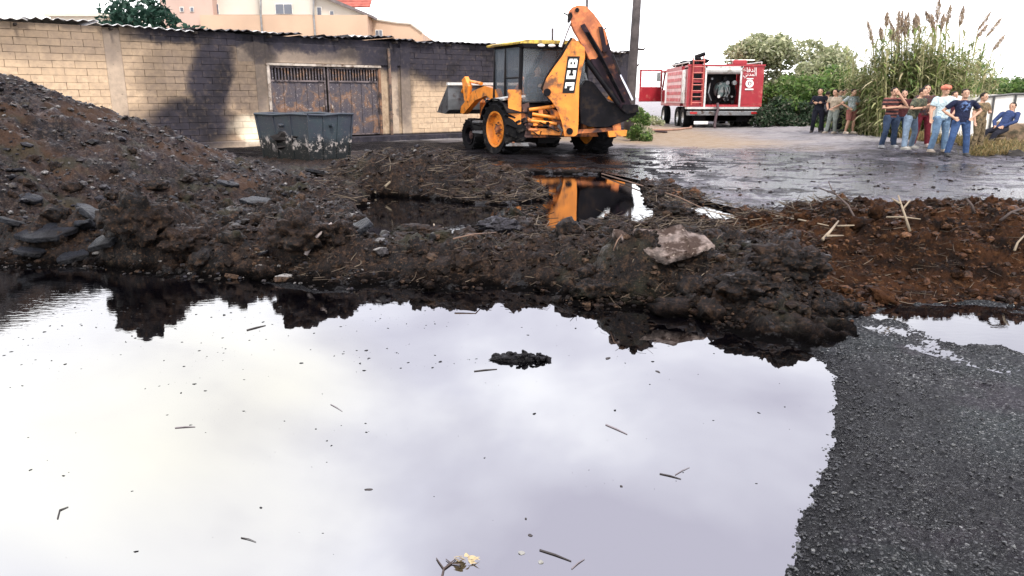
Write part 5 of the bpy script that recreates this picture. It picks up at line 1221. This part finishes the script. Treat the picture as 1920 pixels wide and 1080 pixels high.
# greenhouse and tarpaulin
M_PLAS = mat('white_plastic_film', (.66, .64, .58), .5, var=.12, scale=2, bump=.3, bscale=3, bdist=.05)
gh = empty('plastic_greenhouse', W(1875, 210, 27), 'white plastic covered tunnel behind the seated man at the right edge', 'greenhouse')
xa, xb, zt = W(1806, 190, 27).x+.3, W(2010, 190, 27).x, W(1850, 177, 27).z
def gpt(m, pts): m.prism([(x-gh.location.x, z-gh.location.z) for x, z in pts], 0, 4.5); return m
gpt(MB(), [(xa-.5, 0), (xa-.35, zt*.55), (xa+.25, zt*.93), (xa+1.4, zt), (xb-1.3, zt*1.0), (xb, zt*.6), (xb, 0)]).build('cover', M_PLAS, gh)
m = MB()
for x in (xa+.75, xa+1.5, xa+2.3): m.tube([(x-gh.location.x, -.04, -gh.location.z), (x-gh.location.x, -.04, zt*.99-gh.location.z)], .035, 6)
m.tube([(xa-.4-gh.location.x, -.05, zt*.55-gh.location.z), (xa+.25-gh.location.x, -.05, zt*.94-gh.location.z), (xa+1.4-gh.location.x, -.05, zt*1.01-gh.location.z), (xb-1.3-gh.location.x, -.05, zt*1.01-gh.location.z)], .04, 6)
m.build('hoop_frame', mat('dark_pipe', (.06, .06, .06), .6), gh)
a, b = W(1772, 182, 26), W(1816, 212, 26); m = MB(); m.prism([(a.x, 0), (a.x+.1, a.z*.9), (a.x+.5, a.z+.05), (b.x-.2, a.z-.02), (b.x, b.z), (b.x+.05, 0)], 26, 27)
tag(m.build('white_tarpaulin', M_PLAS), 'white tarpaulin cover glimpsed between the two men at the right', 'tarpaulin')
# ================================================================== RUBBLE, STICKS, FLOATING BITS
ico = bmesh.new(); bmesh.ops.create_icosphere(ico, subdivisions=1, radius=1); IV = np.array([v.co[:] for v in ico.verts]); IF = np.array([[v.index for v in f.verts] for f in ico.faces]); ico.free()
def scatter(name, label, X, Y, size, mm, seed, flat=.7, sink=.3, zadd=0., jag=.3, Zs=None, smooth=False):
    rg = np.random.default_rng(seed); n = len(X); Zg = H(X, Y) if Zs is None else Zs
    jit = 1+rg.uniform(-jag, jag, (n, len(IV))); V = IV[None]*jit[..., None]; th = rg.uniform(0, 2*np.pi, n)
    sc = np.stack([size*rg.uniform(.7, 1.4, n), size*rg.uniform(.6, 1.1, n), size*flat*rg.uniform(.6, 1.2, n)], 1); V = V*sc[:, None]
    tx = rg.normal(size=n)*.3; y2 = V[..., 1]*np.cos(tx)[:, None]-V[..., 2]*np.sin(tx)[:, None]; z2 = V[..., 1]*np.sin(tx)[:, None]+V[..., 2]*np.cos(tx)[:, None]
    c, s = np.cos(th)[:, None], np.sin(th)[:, None]; x3 = V[..., 0]*c-y2*s; y3 = V[..., 0]*s+y2*c
    V = np.stack([x3+X[:, None], y3+Y[:, None], z2+(Zg+size*flat*(1-sink*2)+zadd)[:, None]], -1)
    F = IF[None]+(np.arange(n)*len(IV))[:, None, None]; o = np_mesh(name, V.reshape(-1, 3), F.reshape(-1, 3), mm, smooth=smooth); tag(o, label, kind='stuff'); return o
def clodmat(name, cols, rough=.7, spec=.4):
    t = NT(name); r = t.n('NewGeometry').outputs['Random Per Island']; c = t.ramp(r, [(i/(len(cols)-1), q) for i, q in enumerate(cols)]); p = t.pos()
    c = t.mix(t.maprange(t.noise(p, 40, 4, .6), .35, .7), c, tuple(Vector(cols[0])*.6)); t.set(col=c, rough=t.maprange(t.noise(p, 9, 3), .4, .6, rough-.25, rough+.1), spec=spec, nor=t.bump(t.noise(p, 70, 4, .6), .6, .01)); return t.m
M_CLOD = clodmat('mud_clod', ((.002, .0015, .0014), (.008, .0045, .003), (.032, .018, .011), (.004, .003, .0026), (.085, .052, .033)), .7, spec=.12)
M_CLODR = clodmat('rusty_clod', ((.010, .006, .004), (.05, .020, .008), (.10, .042, .015), (.02, .010, .006), (.15, .07, .03)), spec=.2)
M_RUB = clodmat('grey_rubble', ((.002, .002, .003), (.009, .009, .013), (.032, .030, .036), (.060, .050, .040), (.004, .004, .005), (.26, .25, .24)), .55, spec=.2)
M_GRIT = clodmat('road_grit', ((.008, .008, .010), (.02, .022, .024), (.05, .053, .056), (.10, .105, .105)), .5)
rg = np.random.default_rng(5); N = 90000
Yc = 5.2+rg.uniform(0, 1, N)**1.3*10.; Xc = rg.uniform(-.85, .80, N)*Yc
zc, mc, cc, sc_ = H(Xc, Yc, True); dens = (mc > .5)*(zc > .0)*(.35+.65*sstep(-.1, .5, pnoise(Xc*1.6, Yc*1.6, 91)))
keep = rg.uniform(0, 1, N) < dens*.62
Xc, Yc, cc = Xc[keep], Yc[keep], cc[keep]; rs = (.008+.030*rg.uniform(0, 1, len(Xc))**3.2+.05*(rg.uniform(0, 1, len(Xc)) < .012))*(.5+Yc/13)
isr_ = (Xc+.25*pnoise(Xc*1.5, Yc*1.5, 5) > 2.5) & (cc < .5); isg = ((cc > .4) | ((Xc < -1.2) & (rg.uniform(0, 1, len(Xc)) < .55))) & ~isr_; br = ~isr_ & ~isg
scatter('mud_clods', 'dark brown clods strewn over the mud bank', Xc[br], Yc[br], rs[br], M_CLOD, 1)
scatter('rusty_clods', 'reddish clods covering the right hand mud bank', Xc[isr_], Yc[isr_], rs[isr_]*.9, M_CLODR, 2)
scatter('grey_rubble', 'grey stones and broken bits over the soil heap and left shore', Xc[isg], Yc[isg], rs[isg]*.95, M_RUB, 3, flat=.5)
ico = bmesh.new(); bmesh.ops.create_icosphere(ico, subdivisions=3, radius=1); IV1, IF1 = IV, IF
for v in ico.verts: v.co *= 1+.45*mnoise.fractal(v.co*1.8, .8, 2, 4)
IV = np.array([v.co[:] for v in ico.verts]); IF = np.array([[v.index for v in f.verts] for f in ico.faces]); ico.free()
kk = rg.uniform(0, 1, len(Xc)) < .020; nearc = kk & (Yc < 11.5) & ~isr_
scatter('wet_mud_lumps', 'jagged black lumps of wet mud heaped along the bank', Xc[nearc], Yc[nearc], .045+.10*rg.uniform(0, 1, nearc.sum())**2, M_MUD, 8, flat=.8, jag=.05, sink=.35, smooth=True)
nearc = (rg.uniform(0, 1, len(Xc)) < .014) & isr_; scatter('red_mud_lumps', 'reddish lumps of soil heaped on the right hand bank', Xc[nearc], Yc[nearc], .035+.07*rg.uniform(0, 1, nearc.sum())**2, M_RUST, 9, flat=.7, jag=.05, sink=.35, smooth=True)
IV, IF = IV1, IF1
# grit on the near asphalt and along the puddle's edge
N = 60000; Yc = 1.9+rg.uniform(0, 1, N)**1.2*6; Xc = rg.uniform(.2, .78, N)*Yc; zc, mc, _, sm_ = H(Xc, Yc, True)
d_ = (mc < .5)*(zc > -.006)*(.05+.75*np.exp(-np.clip(-sm_, 0, 9)/.20)+.35*sstep(.1, .6, pnoise(Xc*2, Yc*2, 15))*.6+.6*sstep(4.2, 5.6, Yc)*sstep(.3, -.2, pnoise(Xc*1.1, Yc*2.2, 19)))
k = rg.uniform(0, 1, N) < d_*.55; scatter('road_grit', 'black grit and small stones lying on the wet asphalt', Xc[k], Yc[k], .003+.0065*rg.uniform(0, 1, k.sum())**2.5, M_GRIT, 4, flat=.6, sink=.2)
# mud splatter on the far road
N = 7000; Yc = 9.5+rg.uniform(0, 1, N)**1.1*12; Xc = rg.uniform(.02, .85, N)*Yc; zc, mc, _, _ = H(Xc, Yc, True)
k = (mc < .5) & (rg.uniform(0, 1, N) < .10+.5*sstep(.0, .5, fbm(Xc*.9, Yc*.9, 3, 33))); scatter('mud_spatter', 'dark lumps of mud trodden over the road behind the bank', Xc[k], Yc[k], .010+.035*rg.uniform(0, 1, k.sum())**3, M_CLOD, 5, flat=.45)
# straw and twigs as litter
def litter(name, label, n, fx, mm, L0, L1, r, seed, lift=.015, tilt=.25):
    rg = np.random.default_rng(seed); X, Y = fx(rg, n); Zg = H(X, Y); th = rg.uniform(0, np.pi, n); el = rg.normal(size=n)*tilt; D = np.stack([np.cos(th)*np.cos(el), np.sin(th)*np.cos(el), np.sin(el)], 1)
    Ls = rg.uniform(L0, L1, n); P0 = np.stack([X, Y, Zg+lift], 1)-D*(Ls/2)[:, None]; s = np.cross(D, [0, 0, 1.]); s /= np.linalg.norm(s, axis=1)[:, None]; u = np.cross(s, D); rr = r*rg.uniform(.5, 1.5, n); bend = rg.normal(size=n)*.12
    Vs = []
    for t in (0, .5, 1):
        c = P0+D*(Ls*t)[:, None]+s*(bend*Ls*(1-(2*t-1)**2))[:, None]
        for k in range(3):
            a = 2*np.pi*k/3; Vs.append(c+(s*np.cos(a)+u*np.sin(a))*rr[:, None]*(1 if t < 1 else .5))
    V = np.stack(Vs, 1).reshape(-1, 3); b = np.arange(n)[:, None]*9; F = np.concatenate([b+np.array([[3*j+k, 3*j+(k+1) % 3, 3*j+3+(k+1) % 3, 3*j+3+k]]) for j in range(2) for k in range(3)])
    tag(np_mesh(name, V, F, mm), label, kind='stuff')
M_STRAW = leafmat('straw', ((.015, .010, .008), (.05, .035, .025), (.15, .12, .085), (.03, .02, .016), (.012, .009, .009)), trans=.0, spec=.2)
def onmud(x0, x1, y0, y1, bias=None):
    def f(rg, n):
        Y = rg.uniform(y0, y1, n*3); X = rg.uniform(x0, x1, n*3)*Y; z, m_, c_, s_ = H(X, Y, True); k = (m_ > .5) & (z > .02)
        if bias: k &= bias(X, Y, rg)
        X, Y = X[k], Y[k]; return X[:n], Y[:n]
    return f
def litter_n(name, label, n, f, *a, **k):
    rg0 = np.random.default_rng(k['seed']); X, Y = f(rg0, n); litter(name, label, len(X), lambda r_, n_: (X, Y), *a, **k)
litter_n('twig_litter', 'short twigs and roots tangled in the mud bank', 3600, onmud(-.35, .75, 5.6, 10), M_STRAW, .04, .20, .0022, seed=61)
litter_n('straw_litter', 'dry reed straw matted over the debris heap before the pond', 1300, onmud(-.25, .06, 11., 15.), M_STRAW, .10, .45, .0045, seed=62, lift=.03)
litter_n('reed_litter', 'broken reed stalks between the ponds and the road', 1800, onmud(.02, .45, 8., 13.), M_STRAW, .08, .50, .0045, seed=63, lift=.02)
# slabs of broken asphalt at the left shore
M_SLAB = mat('broken_asphalt', (.014, .016, .021), .28, 0, .5, 6, 1., 30, .03, dirt=(.004, .004, .005), dirtamt=.5, spec=.5)
def slab(px, py, w_, l_, rz, rx, ry, label, mm=None, th=.055, grp='slabs of broken asphalt on the left shore', seed=0, nm='asphalt_slab', cat='slab', lift=.03):
    rr = random.Random(seed*7+int(px)); p = hit(px, py); k = 8
    k = 6; o2 = [(math.cos(2*math.pi*(i+rr.uniform(-.25, .25))/k)*w_/2*rr.uniform(.65, 1.2), math.sin(2*math.pi*(i+rr.uniform(-.25, .25))/k)*l_/2*rr.uniform(.65, 1.2)) for i in range(k)]
    m = MB(); T = Matrix.Rotation(R(90), 3, 'X'); m.prism(o2, -th/2, th/2, T=T); bmesh.ops.bevel(m.bm, geom=list(m.bm.edges), offset=.008, segments=1, affect='EDGES')
    bmesh.ops.triangulate(m.bm, faces=[f for f in m.bm.faces if len(f.verts) > 4]); bmesh.ops.subdivide_edges(m.bm, edges=list(m.bm.edges), cuts=2, use_grid_fill=True)
    for v in m.bm.verts: v.co += Vector((1, 1, 1.3))*.012*mnoise.noise(v.co*13+Vector((px, 0, 0)))
    o = m.build(nm, mm or M_SLAB, auto=35); o.location = p+Vector((0, 0, lift)); o.rotation_euler = (rx, ry, rz); return tag(o, label, cat, grp)
slab(92, 440, .62, .50, .3, .18, -.05, 'large pale tilted asphalt slab on the left shore')
slab(172, 405, .42, .38, 1.2, .5, .3, 'upright edge of broken asphalt above the large pale slab')
slab(196, 462, .40, .30, .1, .3, -.35, 'shiny wet asphalt slab left of the big mud lump')
slab(165, 432, .34, .30, 2., .25, .5, 'asphalt piece wedged between the pale slab and the shiny slab')
slab(60, 482, .30, .25, .7, .1, .2, 'small asphalt slab near the left edge just above the water')
slab(140, 490, .40, .28, .4, .15, -.1, 'flat dark asphalt slab lying at the water line')
slab(225, 415, .26, .2, .9, .6, .1, 'thin asphalt shard leaning on the big mud lump')
slab(20, 425, .38, .3, 1.6, .3, .3, 'grey asphalt chunk at the left edge of the photo')
slab(60, 382, .26, .18, .2, .3, .3, 'small grey chunk high on the slope at the left')
slab(600, 330, .6, .3, .3, -.2, .3, 'dark plank like slab in front of the burnt skip', seed=3)
slab(430, 350, .4, .3, .9, .3, .2, 'dark broken slab on the slope left of the skip', seed=4)
slab(480, 385, .5, .35, .3, .2, .1, 'wet flat slab in the rubble between two mud lumps', seed=5)
slab(660, 440, .5, .35, -.5, .5, -.3, 'blue black slab leaning right of the middle mud lump', seed=6)
M_PALE = mat('pale_muddy_rock', (.18, .145, .13), .85, 0, .5, 7, .9, 18, .04, dirt=(.045, .030, .024), dirtamt=.55, dscale=5, wear=(.30, .25, .21), spec=.2)
m = MB(); m.prism([(-.54, -.12), (-.40, .10), (-.18, .22), (.02, .34), (.28, .20), (.55, -.02), (.44, -.18), (.16, -.26), (-.26, -.24)], -.05, .05, T=Matrix.Rotation(R(90), 3, 'X'))
bmesh.ops.bevel(m.bm, geom=list(m.bm.edges), offset=.02, segments=1, affect='EDGES'); bmesh.ops.triangulate(m.bm, faces=list(m.bm.faces))
for _ in range(3): bmesh.ops.subdivide_edges(m.bm, edges=list(m.bm.edges), cuts=1)
for v in m.bm.verts: v.co += Vector((.5, .5, 1.2))*(.055*mnoise.fractal(v.co*2.4, .8, 2, 5)+.02*mnoise.fractal(v.co*14, .8, 2, 3))
o = m.build('pale_rock', M_PALE, smooth=True); p = hit(1245, 472); o.location = p+Vector((0, .05, .045)); o.rotation_euler = (.34, .04, -.08); o.scale = (.84, .80, .8)
tag(o, 'broad pale flat rock lying on the mud bank behind the puddle', 'rock')
def lumprock(px, py, size, label, seed, mm=None, rough=.45, dz=0., grp='big clods of mud on the bank', nm='mud_lump'):
    m = MB(); m.ell((0, 0, 0), size, sub=5, rough=rough, seed=seed, freq=1.9); o = m.build(nm, mm or M_MUD, smooth=True); p = hit(px, py); o.location = p+Vector((0, 0, dz)); return tag(o, label, 'clod', grp)
lumprock(262, 430, (.27, .25, .24), 'tallest brown mud lump on the left shore', 21)
lumprock(345, 455, (.22, .2, .13), 'low rounded mud lump right of the tallest one', 22)
lumprock(560, 440, (.26, .25, .2), 'brown mud lump behind the leaning stick', 23)
lumprock(625, 445, (.2, .2, .15), 'dark mud lump right of the leaning stick', 24)
lumprock(1130, 428, (.30, .2, .09), 'flat black mud lump in front of the digger reflection', 25)
lumprock(935, 428, (.22, .15, .09), 'grey pebbly lump between the two bright pools', 26, M_RUB)
lumprock(1262, 400, (.24, .2, .13), 'brown rooty lump between the two white pools', 27)
lumprock(1240, 352, (.32, .3, .11), 'low brown lump at the far end of the ponds', 28)
lumprock(1480, 500, (.30, .22, .15), 'dark hollowed clod on the right of the bank', 29)
lumprock(1400, 540, (.22, .2, .10), 'small brown clod by the puddle in the bend of the shore', 30)
lumprock(500, 520, (.15, .12, .10), 'mossy round clod standing at the water line', 31)
lumprock(790, 440, (.35, .2, .10), 'long low clod beside the pale crooked root', 32)
lumprock(1115, 550, (.2, .15, .10), 'brown clod at the shore below the pale rock', 33)
# sticks
M_ST1 = mat('pale_stick', (.23, .185, .13), .8, var=.2, bump=.2); M_ST2 = mat('brown_stick', (.16, .10, .07), .8, bump=.2); M_ST3 = mat('dark_stick', (.05, .035, .03), .8)
def stick(label, pts, r, mm, nm='stick', cat='stick', dz=.02, cross=None, zf=None):
    P = []
    h0 = hit(*pts[0])
    if hasattr(zf, '__len__'):
        sh_ = h0.y-.06-zf[0]; zf = [z+sh_ for z in zf]
        if cross: cross = [[(q[0], q[1], q[2]+sh_) for q in c] for c in cross]
    for i, q in enumerate(pts):
        if zf is None: a = hit(*q[:2]); a.z += dz
        else: a = W(q[0], q[1], zf if not hasattr(zf, '__len__') else zf[i])
        P.append(a)
    rad = [r*(1-.5*i/(len(P)-1)) for i in range(len(P))]; m = MB(); m.tube(P, rad, 6)
    if cross:
        for c in cross:
            Q = [W(q[0], q[1], P[0].y if len(q) < 3 else q[2]) for q in c]; m.tube(Q, [r*.7, r*.55, r*.4][:len(Q)], 5)
    o = m.build(nm, mm, smooth=True, loc=P[0]); return tag(o, label, cat)
stick('pale crossed sticks standing on the crest of the red mud bank', [(1706, 434), (1697, 405), (1684, 366)], .014, M_ST1, zf=(7.55, 7.6, 7.7), cross=[[(1662, 407, 7.62), (1695, 407, 7.6), (1726, 411, 7.6)], [(1692, 393, 7.63), (1706, 376, 7.7)], [(1690, 383, 7.65), (1672, 372, 7.7)]], nm='crossed_sticks')
stick('short pale forked stick left of the crossed sticks', [(1541, 464), (1556, 445), (1570, 432)], .018, M_ST1, dz=.05, cross=[])
stick('pale stick lying flat behind the forked stick', [(1568, 438), (1600, 438)], .012, M_ST1, dz=.06)
stick('short pale stick beside the forked one', [(1548, 464), (1580, 452)], .013, M_ST1, dz=.05)
stick('long thin dark branch arching over the road behind the mud bank', [(1608, 418), (1590, 385), (1568, 365), (1535, 352)], .012, M_ST3, zf=(8.0, 8.2, 8.4, 8.6), cross=[[(1568, 365, 8.4), (1560, 356, 8.45), (1553, 340, 8.5)], [(1580, 375, 8.3), (1552, 376, 8.4)]], nm='branch', cat='branch')
stick('curved dark branch standing on the crest of the red bank', [(1826, 400), (1822, 385), (1812, 372)], .018, M_ST3, zf=(7.6, 7.6, 7.65), nm='branch', cat='branch')
stick('dark branch with side twig at the right edge on the red bank', [(1876, 414), (1896, 398), (1925, 388)], .016, M_ST3, zf=(7.5, 7.5, 7.6), cross=[[(1896, 398, 7.5), (1910, 402, 7.5)]], nm='branch', cat='branch')
stick('pale brown twig at the right edge on the red slope', [(1902, 470), (1908, 455), (1922, 440)], .012, M_ST1, zf=(6.9, 6.95, 7.0))
stick('very long thin branch lying from the pond to the road', [(1128, 336), (1200, 356), (1270, 378), (1330, 405), (1400, 424)], .014, M_ST2, dz=.07, nm='branch', cat='branch')
stick('thin reed stalk crossing the white pool right of the pond', [(1240, 372), (1310, 398), (1380, 422)], .010, M_ST1, dz=.05)
stick('tan reed stem lying behind the dark hollowed clod', [(1455, 412), (1500, 424), (1552, 436)], .012, M_ST1, dz=.04)
stick('grey stick leaning against the middle mud lump', [(573, 478), (590, 447), (622, 418)], .022, mat('grey_stick', (.28, .24, .23), .8), zf=(6.95, 7.0, 7.1))
stick('pale crooked root at the rim of the pond', [(795, 412), (812, 425), (818, 440), (832, 436)], .016, M_ST1, dz=.06)
stick('yellowish broken cane on the dark heap', [(722, 350), (735, 338), (750, 326)], .024, M_ST1, zf=(11.2, 11.3, 11.4))
stick('short pale cane end on the dark heap', [(703, 362), (712, 350), (714, 344)], .022, M_ST1, zf=(11.0, 11.1, 11.15))
stick('thin curved root on the bank near the puddle centre', [(850, 460), (890, 452), (930, 448)], .008, M_ST2, dz=.04)
stick('slender upright twig on the rim right of the bank', [(1150, 470), (1158, 450), (1166, 440)], .008, M_ST2, zf=(7.3, 7.3, 7.35))
# ---- floating things
M_TAR = mat('wet_black_tar', (.0025, .0022, .003), .35, 0, .3, 8, .9, 40, .02)
m = MB()
pc = G(976, 674); rr = random.Random(4)
for i in range(120):
    u = rr.uniform(-1, 1); hh = .055*(1-abs(u)**2)+.02; x = pc.x+u*.185; y = pc.y+rr.uniform(-1, 1)*.055*(1-abs(u)*.5)+u*-.015
    m.ell((x, y, rr.uniform(.0, hh*.55)), (rr.uniform(.010, .022), rr.uniform(.010, .020), rr.uniform(.008, .018)), sub=1, rough=.5, seed=i)
m.ell((pc.x-.03, pc.y, .005), (.16, .050, .030), sub=3, rough=.3, seed=2)
tag(m.build('floating_tar_lump', M_TAR, loc=pc), 'black crumbly lump floating in the middle of the puddle', 'lump')
def fstick(a, b, r, mm, label, nm='floating_twig', mid=None):
    A, B = G(*a, .002), G(*b, .002); P = [A, (A+B)/2+Vector((0, .004, .001)), B] if not mid else [A, G(*mid, .003), B]
    return tag(MB().tube(P, [r, r*.9, r*.5], 6).build(nm, mm, loc=A), label, 'twig')
M_FD = mat('soaked_wood', (.045, .04, .04), .6); M_FL = mat('floating_pale_wood', (.16, .14, .15), .7)
fstick((1012, 1031), (1071, 1052), .0035, M_FD, 'dark straight twig floating near the bottom right of centre')
fstick((1237, 888), (1277, 898), .003, M_FD, 'pair of crossing twigs floating right of centre, the darker one'); fstick((1266, 890), (1293, 876), .002, M_FL, 'pale thin twig crossing the darker twig right of centre')
fstick((1136, 796), (1176, 814), .004, M_FL, 'slanting grey twig floating right of the tar lump'); fstick((889, 696), (932, 692), .004, M_FD, 'thin twig just below the left end of the tar lump')
fstick((328, 802), (366, 800), .003, M_FL, 'pale twig floating in the left part of the puddle'); fstick((463, 619), (498, 610), .006, M_FD, 'twig floating near the far shore at the left')
fstick((108, 972), (128, 950), .003, M_FD, 'small hooked twig floating near the left edge', mid=(112, 956)); fstick((1072, 1066), (1096, 1048), .0025, M_FL, 'pale twig at the bottom right of the dark straight twig')
fstick((620, 758), (642, 771), .002, M_FL, 'faint short twig left of the tar lump in open water'); fstick((452, 1008), (480, 1016), .002, M_FD, 'short twig floating low in the left half')
# dead leaf cluster with forked twig at the bottom
M_LEAF = leafmat('dead_leaf', ((.22, .16, .08), (.42, .34, .20), (.12, .09, .05), (.5, .42, .28)), trans=.1)
lf = empty('floating_dead_leaf', G(872, 1055), 'curled yellow brown dead leaf with a forked black twig near the bottom edge', 'leaf'); rg = np.random.default_rng(9)
for i in range(9):
    m = MB(); k = 7; a0 = rg.uniform(-.5, .5)+(0 if i % 2 else math.pi*.92); L_ = rg.uniform(.022, .052); c0 = Vector((rg.uniform(-.012, .012), rg.uniform(-.006, .006), .004+.002*i)); up, lo = [], []
    for j in range(k+1):
        t = j/k; p = c0+Vector((math.cos(a0)*L_*t, math.sin(a0)*L_*t*.8, .012*math.sin(t*2.5+i))); wv_ = .008*math.sin(math.pi*min(t+.08, 1)); n_ = Vector((-math.sin(a0), math.cos(a0), .4))
        up.append(m.bm.verts.new(p+n_*wv_)); lo.append(m.bm.verts.new(p-n_*wv_))
    for j in range(k): m.bm.faces.new((up[j], up[j+1], lo[j+1], lo[j]))
    m.build('leaf_blade', M_LEAF, lf)
m = MB(); g = lambda x, y, z=.004: G(x, y, z)-lf.location
m.tube([g(828, 1084), g(832, 1066), g(846, 1056), g(864, 1058)], [.004, .0035, .003, .002], 6); m.tube([g(832, 1066), g(822, 1052), g(818, 1046)], [.003, .0025, .0015], 5); m.tube([g(846, 1056), g(836, 1048)], [.0025, .0015], 5); m.tube([g(838, 1060), g(852, 1050), g(856, 1045)], [.0025, .002, .0012], 5)
m.build('forked_twig', M_ST3, lf)
def chip(px, py, sx_, sy_, mm, label, seed, nm='floating_chip'):
    p = G(px, py); m = MB(); m.ell((0, 0, .001), (sx_, sy_, .004), sub=2, rough=.5, seed=seed, freq=2.3); o = m.build(nm, mm); o.location = p; o.rotation_euler[2] = seed; tag(o, label, 'chip')
chip(978, 1037, .014, .011, mat('grey_leaf', (.22, .22, .2), .7), 'round grey leaf floating left of the dark straight twig', 3, 'floating_leaf'); chip(1014, 1054, .011, .010, _mc['grey_leaf'], 'pale round leaf below the start of the dark straight twig', 5, 'floating_leaf')
chip(994, 1004, .010, .007, M_FD, 'small dark chip above the round grey leaf', 6); chip(691, 918, .018, .006, M_FD, 'lone dark comma shaped chip floating left of centre', 0); chip(1233, 697, .020, .008, M_FD, 'small dark chip floating right of the tar lump', 2)
chip(986, 973, .004, .004, M_FD, 'tiny black bead above the chips near the bottom', 8); chip(1165, 912, .007, .005, M_FD, 'tiny black chip between the twigs right of centre', 9); chip(1140, 672, .022, .012, M_FD, 'dark chip near the reflection of the right hand clod', 4)
# uncountable specks drifting on the water
N = 5200; Y = 2.3+rg.uniform(0, 1, N)**.8*3.7; X = rg.uniform(-.74, .42, N)*Y; den = .03+.95*sstep(.05, .65, fbm(X*.9+3, Y*1.6, 3, 71))*(.25+.75*sstep(3.4, 5.4, Y))+.35*sstep(4.2, 5.2, Y)*sstep(-.5, -2., X); smx = poly_sd(MAIN, X, Y)
k = (rg.uniform(0, 1, N) < den*.55) & (smx > .05); scatter('floating_specks', 'dark specks and crumbs drifting on the puddle', X[k], Y[k], (.0015+.0085*rg.uniform(0, 1, k.sum())**3)*(.5+Y[k]/6), M_TAR, 6, flat=.25, sink=.5, Zs=np.zeros(k.sum()))
